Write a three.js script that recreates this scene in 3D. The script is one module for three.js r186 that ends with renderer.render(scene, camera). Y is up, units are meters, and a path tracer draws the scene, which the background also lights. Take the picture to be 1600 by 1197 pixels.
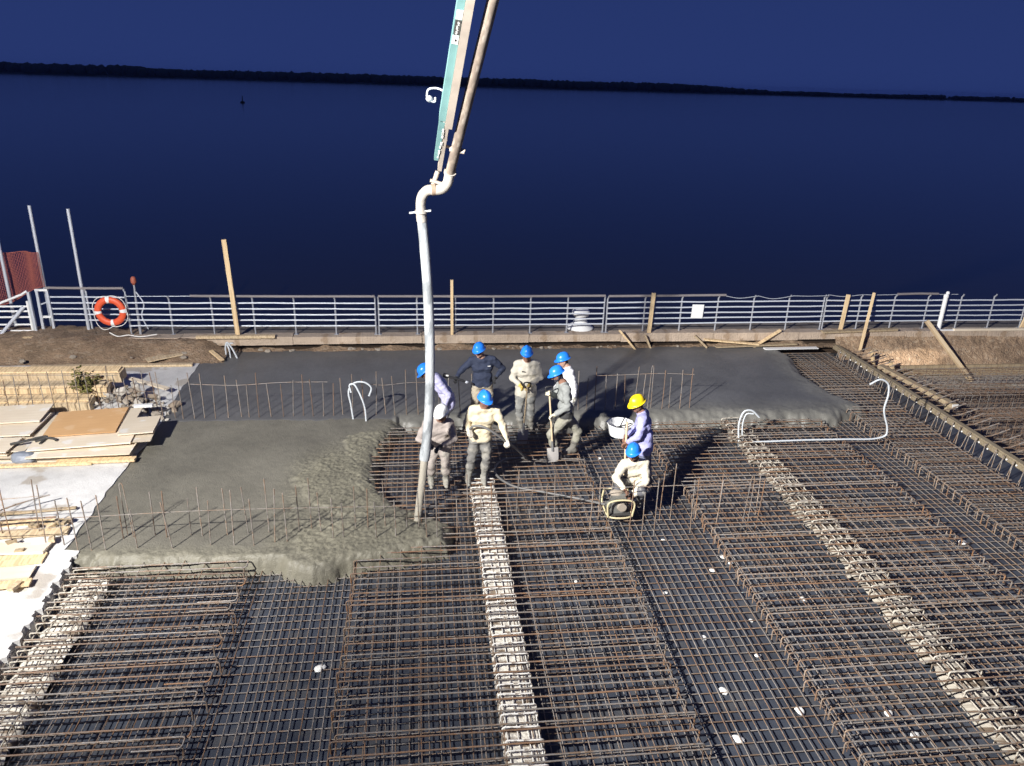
import * as THREE from 'three';
import { mergeGeometries, mergeVertices } from 'three/addons/utils/BufferGeometryUtils.js';

// ---------------------------------------------------------------- camera, sky, exposure
const scene = new THREE.Scene();
const camera = new THREE.PerspectiveCamera(53.02, 1024 / 766, 0.1, 9000);
const D2R = Math.PI / 180;
camera.position.set(0, 6.5, 0);
camera.rotation.order = 'YXZ';
camera.rotation.set(-21.4 * D2R, -7.18 * D2R, 1.685 * D2R);
const renderer = new THREE.WebGLRenderer();
renderer.toneMapping = THREE.LinearToneMapping;
renderer.toneMappingExposure = 1;
renderer.shadowMap.enabled = true;
{ // late dusk: a deep blue sky, a little paler just over the horizon
  const W = 128, H = 64, d = new Float32Array(W * H * 4);
  for (let j = 0; j < H; j++) for (let i = 0; i < W; i++) {
    const el = ((j + 0.5) / H - 0.5) * Math.PI, up = Math.max(0, Math.sin(el));
    const k = 1 - 0.25 * Math.pow(up, 0.6), o = (j * W + i) * 4;
    d[o] = 0.0195 * k; d[o + 1] = 0.038 * k; d[o + 2] = 0.155 * k; d[o + 3] = 1;
  }
  const t = new THREE.DataTexture(d, W, H, THREE.RGBAFormat, THREE.FloatType);
  t.mapping = THREE.EquirectangularReflectionMapping; t.magFilter = THREE.LinearFilter; t.needsUpdate = true;
  scene.background = t; scene.environment = t;
}

scene.fog = new THREE.FogExp2(0x6f7fae, 0.00007);

// ---------------------------------------------------------------- helpers
let seed = 12345;
function rnd() { seed |= 0; seed = seed + 0x6D2B79F5 | 0; let t = Math.imul(seed ^ seed >>> 15, 1 | seed); t = t + Math.imul(t ^ t >>> 7, 61 | t) ^ t; return ((t ^ t >>> 14) >>> 0) / 4294967296; }
const rr = (a, b) => a + (b - a) * rnd();
const V = (x, y, z) => new THREE.Vector3(x, y, z);
const clamp = (x, a = 0, b = 1) => Math.min(b, Math.max(a, x));
const sstep = (a, b, x) => { const t = clamp((x - a) / (b - a)); return t * t * (3 - 2 * t); };
function hash3(x, y, z) { let h = Math.imul(x, 374761393) + Math.imul(y, 668265263) + Math.imul(z, 2147483647 ^ 0x51ed27) | 0; h = Math.imul(h ^ h >>> 13, 1274126177); h ^= h >>> 16; return (h >>> 0) / 4294967296; }
function vnoise(x, y, z = 0, p = 0) {
  const xi = Math.floor(x), yi = Math.floor(y), zi = Math.floor(z), f = (t) => t * t * (3 - 2 * t), u = f(x - xi), v = f(y - yi), w = f(z - zi);
  const m = p ? (a) => ((a % p) + p) % p : (a) => a;
  const x0 = m(xi), x1 = m(xi + 1), y0 = m(yi), y1 = m(yi + 1);
  const l = (a, b, t) => a + (b - a) * t;
  const a = l(l(hash3(x0, y0, zi), hash3(x1, y0, zi), u), l(hash3(x0, y1, zi), hash3(x1, y1, zi), u), v);
  if (w === 0) return a;
  return l(a, l(l(hash3(x0, y0, zi + 1), hash3(x1, y0, zi + 1), u), l(hash3(x0, y1, zi + 1), hash3(x1, y1, zi + 1), u), v), w);
}
function fbm(x, y, z = 0, oct = 4, p = 0) { let s = 0, a = 0.5, n = 0; for (let i = 0; i < oct; i++) { s += a * vnoise(x, y, z + i * 17, p); n += a; a *= 0.5; x *= 2; y *= 2; p *= 2; } return s / n; }
const toS = (c) => c <= 0.0031308 ? c * 12.92 : 1.055 * Math.pow(c, 1 / 2.4) - 0.055;
// tex(n, metres, fn): fn(u, v in 0..1) gives linear rgb or one value (data); repeats once per so many metres
function tex(n, mu, mv, fn, color = true) {
  const d = new Uint8Array(n * n * 4);
  for (let j = 0; j < n; j++) for (let i = 0; i < n; i++) {
    const c = fn(i / n, j / n), o = (j * n + i) * 4;
    for (let k = 0; k < 3; k++) { const q = Array.isArray(c) ? c[k] : c; d[o + k] = Math.round(255 * clamp(color ? toS(clamp(q)) : q)); }
    d[o + 3] = 255;
  }
  const t = new THREE.DataTexture(d, n, n); t.wrapS = t.wrapT = THREE.RepeatWrapping; t.magFilter = THREE.LinearFilter; t.minFilter = THREE.LinearMipmapLinearFilter; t.generateMipmaps = true;
  t.repeat.set(1 / mu, 1 / mv); if (color) t.colorSpace = THREE.SRGBColorSpace; t.needsUpdate = true; return t;
}
const mix3 = (a, b, t) => [a[0] + (b[0] - a[0]) * t, a[1] + (b[1] - a[1]) * t, a[2] + (b[2] - a[2]) * t];
const mul3 = (a, k) => [a[0] * k, a[1] * k, a[2] * k];
function mat(c, rough = 0.7, o = {}) { const m = new THREE.MeshStandardMaterial({ roughness: rough, metalness: 0, ...o }); m.color.setRGB(...c); return m; }
const W1 = [1, 1, 1];

// uv in metres from the dominant axis of each face
function uvm(g) {
  if (g.index) g = g.toNonIndexed();
  const p = g.attributes.position, n = g.attributes.normal, uv = new Float32Array(p.count * 2);
  for (let i = 0; i < p.count; i++) {
    const ax = Math.abs(n.getX(i)), ay = Math.abs(n.getY(i)), az = Math.abs(n.getZ(i));
    if (ay >= ax && ay >= az) { uv[2 * i] = p.getX(i); uv[2 * i + 1] = p.getZ(i); }
    else if (ax >= az) { uv[2 * i] = p.getZ(i); uv[2 * i + 1] = p.getY(i); }
    else { uv[2 * i] = p.getX(i); uv[2 * i + 1] = p.getY(i); }
  }
  g.setAttribute('uv', new THREE.BufferAttribute(uv, 2)); return g;
}
function box(w, h, d, x = 0, y = 0, z = 0, ry = 0, rx = 0, rz = 0, jit = 0) {
  const g = new THREE.BoxGeometry(w, h, d);
  if (jit) { const p = g.attributes.position, m = {}; for (let i = 0; i < p.count; i++) { const k = [p.getX(i), p.getY(i), p.getZ(i)].map((q) => q > 0 ? 1 : 0).join(''); m[k] ??= [rr(-jit, jit), rr(-jit, jit) * 0.5, rr(-jit, jit)]; p.setXYZ(i, p.getX(i) + m[k][0], p.getY(i) + m[k][1], p.getZ(i) + m[k][2]); } g.computeVertexNormals(); }
  const u = uvm(g); u.applyMatrix4(new THREE.Matrix4().compose(V(x, y, z), new THREE.Quaternion().setFromEuler(new THREE.Euler(rx, ry, rz, 'YXZ')), V(1, 1, 1))); return u;
}
// swept round bar along points; r a number or a list; uv: u round, v metres along
function tube(pts, r, sides = 6, caps = true) {
  const P = pts.map((p) => Array.isArray(p) ? V(...p) : p), n = P.length, pos = [], nor = [], uv = [], idx = [];
  const T = P.map((p, i) => P[Math.min(n - 1, i + 1)].clone().sub(P[Math.max(0, i - 1)]).normalize());
  let N = Math.abs(T[0].y) < 0.9 ? V(0, 1, 0) : V(1, 0, 0); N.sub(T[0].clone().multiplyScalar(N.dot(T[0]))).normalize();
  let len = 0;
  for (let i = 0; i < n; i++) {
    if (i) { N = N.clone().sub(T[i].clone().multiplyScalar(N.dot(T[i]))).normalize(); len += P[i].distanceTo(P[i - 1]); }
    const B = T[i].clone().cross(N), R = Array.isArray(r) ? r[i] : r;
    for (let k = 0; k <= sides; k++) { const a = k / sides * 2 * Math.PI, d = N.clone().multiplyScalar(Math.cos(a)).addScaledVector(B, Math.sin(a)); pos.push(P[i].x + d.x * R, P[i].y + d.y * R, P[i].z + d.z * R); nor.push(d.x, d.y, d.z); uv.push(k / sides, len); }
  }
  for (let i = 0; i < n - 1; i++) for (let k = 0; k < sides; k++) { const a = i * (sides + 1) + k, b = a + sides + 1; idx.push(a, a + 1, b, a + 1, b + 1, b); }
  if (caps) for (const [i, s] of [[0, -1], [n - 1, 1]]) {
    const b0 = pos.length / 3; const t = T[i].clone().multiplyScalar(s);
    for (let k = 0; k < sides; k++) { const o = (i * (sides + 1) + k) * 3; pos.push(pos[o], pos[o + 1], pos[o + 2]); nor.push(t.x, t.y, t.z); uv.push(0, 0); }
    for (let k = 1; k < sides - 1; k++) s > 0 ? idx.push(b0, b0 + k, b0 + k + 1) : idx.push(b0, b0 + k + 1, b0 + k);
  }
  const g = new THREE.BufferGeometry(); g.setAttribute('position', new THREE.Float32BufferAttribute(pos, 3)); g.setAttribute('normal', new THREE.Float32BufferAttribute(nor, 3)); g.setAttribute('uv', new THREE.Float32BufferAttribute(uv, 2)); g.setIndex(idx); return g;
}
function smooth(pts, n) { return new THREE.CatmullRomCurve3(pts.map((p) => V(...p)), false, 'centripetal').getPoints(n); }
const taken = {};
function numbered(name) { const k = taken[name] = (taken[name] ?? -1) + 1; return k ? name + '_' + String(k).padStart(3, '0') : name; }
function mesh(name, geos, m, parent = scene, tag) {
  let g = Array.isArray(geos) ? (geos.length > 1 ? mergeGeometries(geos.map((q) => q.index ? q.toNonIndexed() : q)) : geos[0]) : geos;
  const o = new THREE.Mesh(g, m); o.name = parent === scene ? numbered(name) : name; o.castShadow = o.receiveShadow = true; parent.add(o);
  if (tag) Object.assign(o.userData, tag); return o;
}
function thing(name, label, category, at = [0, 0, 0], group) { const o = new THREE.Group(); o.name = numbered(name); o.position.set(...at); o.userData = { label, category }; if (group) o.userData.group = group; scene.add(o); return o; }
const T = (label, category, group) => group ? { label, category, group } : { label, category };
const STRUCT = { kind: 'structure' };
function heightfield(x0, x1, z0, z1, step, fn, keep, colorFn) {
  const nx = Math.round((x1 - x0) / step), nz = Math.round((z1 - z0) / step), pos = [], uv = [], idx = [], col = [], map = new Int32Array((nx + 1) * (nz + 1));
  for (let j = 0; j <= nz; j++) for (let i = 0; i <= nx; i++) {
    const x = x0 + (x1 - x0) * i / nx, z = z0 + (z1 - z0) * j / nz, k = j * (nx + 1) + i;
    if (keep && !keep(x, z)) { map[k] = -1; continue; }
    map[k] = pos.length / 3; const y = fn(x, z); pos.push(x, y, z); uv.push(x, z - y); if (colorFn) col.push(...colorFn(x, z));
  }
  for (let j = 0; j < nz; j++) for (let i = 0; i < nx; i++) { const a = map[j * (nx + 1) + i], b = map[j * (nx + 1) + i + 1], c = map[(j + 1) * (nx + 1) + i], d = map[(j + 1) * (nx + 1) + i + 1]; if (a >= 0 && b >= 0 && c >= 0) idx.push(a, c, b); if (b >= 0 && c >= 0 && d >= 0) idx.push(b, c, d); }
  const g = new THREE.BufferGeometry(); g.setAttribute('position', new THREE.Float32BufferAttribute(pos, 3)); g.setAttribute('uv', new THREE.Float32BufferAttribute(uv, 2)); if (colorFn) g.setAttribute('color', new THREE.Float32BufferAttribute(col, 3)); g.setIndex(idx); g.computeVertexNormals(); return g;
}
function rock(r, sx = 1, sy = 0.7, sz = 1, det = 1) {
  const g = mergeVertices(new THREE.IcosahedronGeometry(r, det).deleteAttribute('normal').deleteAttribute('uv'), 1e-5), p = g.attributes.position, s = rr(0, 99);
  for (let i = 0; i < p.count; i++) { const k = 0.75 + 0.5 * vnoise(p.getX(i) / r * 1.3 + s, p.getY(i) / r * 1.3, p.getZ(i) / r * 1.3 + s); p.setXYZ(i, p.getX(i) * k * sx, p.getY(i) * k * sy, p.getZ(i) * k * sz); }
  const q = g.toNonIndexed(); q.computeVertexNormals(); return uvm(q);
}

// ---------------------------------------------------------------- materials
const tConc = tex(512, 3, 3, (u, v) => { const a = fbm(u * 6, v * 6, 1, 5, 6), b = fbm(u * 40, v * 40, 3, 2, 40); return mul3(W1, 0.72 + 0.36 * a + 0.16 * (b - 0.5)); });
const tConcB = tex(512, 1.1, 1.1, (u, v) => 0.6 * fbm(u * 12, v * 12, 5, 4, 12) + 0.4 * fbm(u * 64, v * 64, 8, 2, 64), false);
const tOld = tex(512, 3.7, 3.7, (u, v) => { const a = fbm(u * 5, v * 5, 11, 5, 5), b = fbm(u * 30, v * 30, 13, 3, 30), s = sstep(0.6, 0.72, fbm(u * 9, v * 9, 21, 4, 9)); return mix3(mul3([0.62, 0.61, 0.59], 0.7 + 0.45 * a + 0.2 * (b - 0.5)), [0.36, 0.31, 0.25], s * 0.75); });
const tDirt = tex(512, 2.3, 2.3, (u, v) => { const a = fbm(u * 8, v * 8, 31, 5, 8), b = fbm(u * 50, v * 50, 33, 2, 50), s = sstep(0.62, 0.7, fbm(u * 24, v * 24, 41, 3, 24)); return mix3(mul3([0.24, 0.165, 0.105], 0.45 + 0.9 * a + 0.5 * (b - 0.5)), [0.36, 0.29, 0.21], s * 0.35); });
const tDirtB = tex(512, 1.3, 1.3, (u, v) => 0.5 * fbm(u * 10, v * 10, 51, 4, 10) + 0.5 * fbm(u * 42, v * 42, 53, 3, 42), false);
const tWood = tex(256, 0.35, 2.4, (u, v) => { const g = fbm(u * 16, v * 3, 61, 4, 16), k = fbm(u * 4, v * 4, 67, 3, 4); return mix3([0.6, 0.47, 0.3], [0.38, 0.27, 0.16], sstep(0.35, 0.75, g) * 0.7 + 0.3 * (k - 0.5)); });
const tPly = tex(256, 1.7, 1.3, (u, v) => { const g = fbm(u * 4, v * 22, 71, 4, 4), k = fbm(u * 5, v * 5, 73, 4, 5), s = sstep(0.58, 0.7, fbm(u * 7, v * 7, 79, 4, 7)); return mix3(mix3([0.68, 0.6, 0.48], [0.52, 0.43, 0.31], 0.5 * g + 0.5 * k), [0.66, 0.64, 0.6], s * 0.7); });
const tRust = tex(256, 1, 0.9, (u, v) => { const a = fbm(u * 2, v * 7, 81, 4, 7), b = fbm(u * 4, v * 32, 83, 2, 32); return mix3(mix3([0.19, 0.172, 0.155], [0.185, 0.125, 0.083], sstep(0.45, 0.62, a)), [0.32, 0.3, 0.275], sstep(0.6, 0.78, b) * 0.6); });
const tRust2 = tex(256, 1, 1.1, (u, v) => { const a = fbm(u * 2, v * 6, 91, 4, 6), b = fbm(u * 4, v * 30, 93, 2, 30); return mix3(mix3([0.18, 0.118, 0.08], [0.27, 0.135, 0.06], sstep(0.48, 0.7, a)), [0.27, 0.24, 0.21], sstep(0.6, 0.8, b) * 0.6); });
const tCem = tex(256, 1, 0.6, (u, v) => { const a = fbm(u * 3, v * 9, 101, 4, 9); return mix3([0.72, 0.7, 0.65], [0.22, 0.17, 0.13], sstep(0.56, 0.72, a)); });
const tSheet = tex(512, 2.9, 2.9, (u, v) => { const a = fbm(u * 6, v * 6, 111, 5, 6), s = sstep(0.56, 0.72, fbm(u * 14, v * 14, 113, 4, 14)); return mix3(mul3([0.046, 0.053, 0.068], 0.6 + 0.9 * a), [0.1, 0.095, 0.088], s * 0.4); });
const tSheetB = tex(256, 0.9, 0.9, (u, v) => fbm(u * 7, v * 7, 121, 4, 7), false);
const tCloth = tex(256, 0.3, 0.3, (u, v) => fbm(u * 10, v * 10, 131, 4, 10), false);
const tHose = tex(256, 1, 1.6, (u, v) => { const a = fbm(u * 5, v * 8, 141, 4, 8); return mix3([0.38, 0.4, 0.415], [0.21, 0.225, 0.235], sstep(0.45, 0.7, a)); });
const tPipe = tex(256, 1, 1.3, (u, v) => { const a = fbm(u * 5, v * 9, 151, 5, 9), b = fbm(u * 12, v * 9, 153, 4, 9); return mix3(mix3([0.17, 0.135, 0.108], [0.25, 0.2, 0.155], sstep(0.4, 0.65, a)), [0.34, 0.29, 0.24], sstep(0.5, 0.75, b) * 0.8); });
const M = {
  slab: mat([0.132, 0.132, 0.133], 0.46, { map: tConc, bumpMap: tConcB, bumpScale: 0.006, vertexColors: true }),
  fresh: mat([0.188, 0.178, 0.144], 0.58, { map: tConc, bumpMap: tConcB, bumpScale: 0.012, vertexColors: true }),
  old: mat([1, 1, 1], 0.85, { map: tOld, bumpMap: tConcB, bumpScale: 0.008 }),
  kerb: mat([0.78, 0.63, 0.5], 0.9, { map: tOld, bumpMap: tDirtB, bumpScale: 0.03 }),
  paving: mat([0.28, 0.25, 0.23], 0.9, { map: tOld, bumpMap: tDirtB, bumpScale: 0.02 }),
  dirt: mat(W1, 0.95, { map: tDirt, bumpMap: tDirtB, bumpScale: 0.05, vertexColors: true }),
  sheet: mat(W1, 0.38, { map: tSheet, bumpMap: tSheetB, bumpScale: 0.012 }),
  bar: [mat(W1, 0.55, { map: tRust }), mat([1.25, 1.25, 1.25], 0.5, { map: tRust }), mat(W1, 0.6, { map: tRust2 }), mat([0.8, 0.8, 0.8], 0.6, { map: tRust2 })],
  cem: mat(W1, 0.85, { map: tCem }), cemGrey: mat([0.66, 0.62, 0.56], 0.85, { map: tCem }),
  galv: mat([0.6, 0.63, 0.68], 0.42, { metalness: 0.35 }), rail: mat([0.6, 0.63, 0.69], 0.4, { metalness: 0.15 }), railDark: mat([0.34, 0.35, 0.38], 0.5, { metalness: 0.2 }),
  handrail: mat([0.24, 0.215, 0.215], 0.6, { map: tConc }),
  wood: mat([1, 1, 1], 0.8, { map: tWood }), woodPale: mat([1.25, 1.2, 1.1], 0.8, { map: tWood }), woodWet: mat([0.42, 0.44, 0.46], 0.7, { map: tWood }), woodGrey: mat([0.62, 0.62, 0.62], 0.85, { map: tWood }),
  ply: mat(W1, 0.75, { map: tPly }), plyPale: mat([1.2, 1.2, 1.2], 0.75, { map: tPly }), plyOrange: mat([0.95, 0.66, 0.4], 0.7, { map: tPly }),
  white: mat([0.78, 0.78, 0.77], 0.55), plastic: mat([0.52, 0.555, 0.58], 0.4), orange: mat([0.72, 0.1, 0.035], 0.5), black: mat([0.02, 0.02, 0.022], 0.5), dark: mat([0.05, 0.048, 0.045], 0.7),
  teal: mat([0.17, 0.33, 0.32], 0.6, { map: tConc }), cream: mat([0.42, 0.36, 0.3], 0.7, { map: tConc }), pipe: mat(W1, 0.8, { map: tPipe }), elbow: mat([0.42, 0.385, 0.34], 0.7, { map: tConc, bumpMap: tConcB, bumpScale: 0.006 }), hose: mat(W1, 0.6, { map: tHose, bumpMap: tCloth, bumpScale: 0.004 }), hoseDirty: mat([0.36, 0.33, 0.27], 0.8, { map: tConc, bumpMap: tConcB, bumpScale: 0.01 }),
  rust: mat([0.3, 0.11, 0.06], 0.8), net: mat([0.42, 0.12, 0.08], 0.8, { side: THREE.DoubleSide }), steel: mat([0.4, 0.4, 0.4], 0.4, { metalness: 0.7 }), yellowPaint: mat([0.52, 0.45, 0.27], 0.6), engine: mat([0.24, 0.24, 0.22], 0.5, { metalness: 0.4 }), stone: mat([0.36, 0.31, 0.25], 0.9, { map: tConc }), leaf: mat([0.14, 0.13, 0.03], 0.8, { side: THREE.DoubleSide }), bag: mat([0.2, 0.22, 0.26], 0.4), foam: mat([0.75, 0.74, 0.7], 0.8),
};

// ---------------------------------------------------------------- floodlight tower behind the camera, off to the left
{
  const g = thing('light_tower', 'mobile floodlight tower standing on the old slab outside the picture', 'light tower', [-9, 0.012, 0]);
  mesh('mast', tube([[0, 0.5, 0], [0, 9.85, 0]], [0.07, 0.05], 10), M.galv, g);
  mesh('trailer', [box(1.2, 0.5, 0.8, 0, 0.27, 0)], M.yellowPaint, g);
  mesh('crossbar', tube([[-0.65, 9.85, 0], [0.65, 9.85, 0]], 0.03, 8), M.galv, g);
  const glow = mat([0.9, 0.9, 0.9], 0.4, { emissive: new THREE.Color(1, 0.95, 0.88), emissiveIntensity: 6 });
  // three heads, each turned to its own part of the site: [offset along the bar, aim, candela, half angle, softness of the rim]
  for (const [dx, aim, cd, ang, pen] of [[-0.38, V(-5, 0, -18.5), 1800, 36, 1], [0, V(4.5, 0, -12.5), 950, 34, 1], [0.38, V(24, 0, -19), 3700, 31, 1]]) {
    const pos = V(-9 + dx, 10.05, 0), h = new THREE.Group(); h.name = 'floodlight'; h.position.set(dx, 10.038, 0); g.add(h); h.lookAt(aim);
    mesh('housing', [box(0.34, 0.3, 0.16, 0, 0, -0.02)], M.dark, h); mesh('lamp_glass', [box(0.3, 0.25, 0.01, 0, 0, 0.07)], glow, h);
    const s = new THREE.SpotLight(new THREE.Color(1, 0.975, 0.935), cd, 0, ang * D2R, pen, 2);
    s.position.copy(pos).addScaledVector(aim.clone().sub(pos).normalize(), 0.14); s.target.position.copy(aim); s.castShadow = true; s.shadow.radius = 6; s.shadow.mapSize.set(2048, 2048);
    scene.add(s); scene.add(s.target);
  }
}

// ---------------------------------------------------------------- river, far bank
{
  const tw = tex(512, 24, 9, (u, v) => 0.6 * fbm(u * 8, v * 8, 201, 4, 8) + 0.4 * fbm(u * 30, v * 30, 203, 3, 30), false);
  const g = new THREE.PlaneGeometry(9000, 5200); g.rotateX(-Math.PI / 2); g.translate(0, -4, -2619.9);
  const uv = g.attributes.uv, p = g.attributes.position; for (let i = 0; i < p.count; i++) uv.setXY(i, p.getX(i), p.getZ(i));
  mesh('river_water', g, (() => { const m = new THREE.MeshPhysicalMaterial({ roughness: 0.13, ior: 1.5, bumpMap: tw, bumpScale: 0.007 }); m.color.setRGB(0.035, 0.03, 0.026); return m; })(), scene, STRUCT);
  const bankH = (x) => x < 640 ? 2.5 : 1.5;
  const gb = heightfield(-1500, 2400, -1900, -1515, 30, (x, z) => -4.6 + 3.2 * sstep(-1525, -1600, z) + 0.5 * vnoise(x * 0.01, z * 0.01));
  const blk = mat([0.06, 0.06, 0.045], 0.95);
  mesh('far_bank', gb, blk, scene, STRUCT);
  const geos = [];
  for (let i = 0; i < 1500; i++) {
    const x = -1450 + i * 2.45 + rr(-3, 3), big = x < 690;
    let h = big ? 13.5 + 3 * fbm(x * 0.01, 3, 0, 3) + rr(-1, 0.6) : 6 + 3 * fbm(x * 0.014, 9, 0, 3) + rr(-0.7, 0.7); if (x > 500 && x < 690) h *= 1 - 0.4 * sstep(520, 690, x); if (big && rnd() < 0.012) h += rr(2, 4); if (x < -500) h += 3;
    const r = rr(5, 11) * (big ? 1 : 0.7), c = new THREE.IcosahedronGeometry(1, 1), p = c.attributes.position, s = rr(0, 50);
    for (let k = 0; k < p.count; k++) { const q = 0.7 + 0.6 * vnoise(p.getX(k) * 1.7 + s, p.getY(k) * 1.7, p.getZ(k) * 1.7 + s); p.setXYZ(k, p.getX(k) * q, p.getY(k) * q, p.getZ(k) * q); }
    c.scale(r, h * 0.56, r); c.translate(x, -3 + h * 0.44, -1560 - rr(0, 60)); geos.push(c);
  }
  mesh('treeline', geos, mat([0.06, 0.065, 0.045], 0.95), scene, { kind: 'stuff', label: 'dark line of trees along the far river bank', category: 'trees' });
  const b = thing('channel_marker', 'tiny dark marker buoy floating on the river below the far bank', 'buoy', [-68, -4, -330]);
  mesh('float', new THREE.SphereGeometry(0.9, 10, 6).scale(1, 0.6, 1).translate(0, 0.2, 0), M.black, b); mesh('mast', tube([[0, 0.5, 0], [0.1, 2.6, 0]], [0.22, 0.12], 6), M.black, b);
}

// ---------------------------------------------------------------- ground: formwork floor, pit, old slab, fresh concrete, quay, earth
mesh('formwork_floor', heightfield(-5.6, 11.6, -19.2, -2.4, 0.2, (x, z) => -0.3 + 0.012 * (vnoise(x * 1.5, z * 1.5) - 0.5)), M.sheet, scene, STRUCT);
mesh('pit_floor', [box(20, 0.1, 17, 21.5, -0.85, -10.9)], mat([0.42, 0.35, 0.29], 0.95, { map: tOld, bumpMap: tDirtB, bumpScale: 0.03 }), scene, STRUCT);
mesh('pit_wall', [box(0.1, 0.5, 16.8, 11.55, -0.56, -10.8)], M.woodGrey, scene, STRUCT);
{ // old slab, its right edge broken into keys in the front part
  const sh = new THREE.Shape(); const pts = []; pts.push([-24, 18.05], [-5.45, 18.05]);
  for (let z = 18.05; z > 10.1; z -= 0.07) pts.push([-5.17 + 0.13 * (fbm(z * 2.2, 1, 0, 3) - 0.5) + (z > 15.3 ? -0.1 : 0), z]);
  let k = 0; for (let z = 10.1; z > -7; z -= 0.15) { const x = -4.96 + 0.1 * (fbm(z * 1.5, 7, 0, 2) - 0.5), o = k++ % 2 ? 0.05 : 0; pts.push([x - o, z], [x - o + 0.02 * rnd(), z - 0.05], [x - o + 0.02 * rnd(), z - 0.12]); }
  pts.push([-24, -7]);
  pts.forEach(([x, y], i) => i ? sh.lineTo(x, y) : sh.moveTo(x, y));
  const g = new THREE.ExtrudeGeometry(sh, { depth: 0.42, bevelEnabled: false }); g.rotateX(-Math.PI / 2); g.translate(0, -0.408, 0);
  mesh('old_slab', uvm(g), M.old, scene, STRUCT);
}
function segD(px, pz, a, b) { const dx = b[0] - a[0], dz = b[1] - a[1], t = clamp(((px - a[0]) * dx + (pz - a[1]) * dz) / (dx * dx + dz * dz)); return Math.hypot(px - a[0] - dx * t, pz - a[1] - dz * t); }
function inside(px, pz, P) { let c = false; for (let i = 0, j = P.length - 1; i < P.length; j = i++) if ((P[i][1] > pz) !== (P[j][1] > pz) && px < (P[j][0] - P[i][0]) * (pz - P[i][1]) / (P[j][1] - P[i][1]) + P[i][0]) c = !c; return c; }
function pour(P, free, wid, depth) { return (x, z) => { const wx = x + 0.22 * (fbm(x * 1.6, z * 1.6, 5, 4) - 0.5) + 0.09 * (fbm(x * 7, z * 7, 25, 2) - 0.5), wz = z + 0.22 * (fbm(x * 1.6, z * 1.6, 9, 4) - 0.5) + 0.12 * (fbm(x * 7, z * 7, 29, 2) - 0.5); let d = 9; for (const i of free) d = Math.min(d, segD(wx, wz, P[i], P[(i + 1) % P.length])); return inside(wx, wz, P) ? d : -d; }; }
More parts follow.
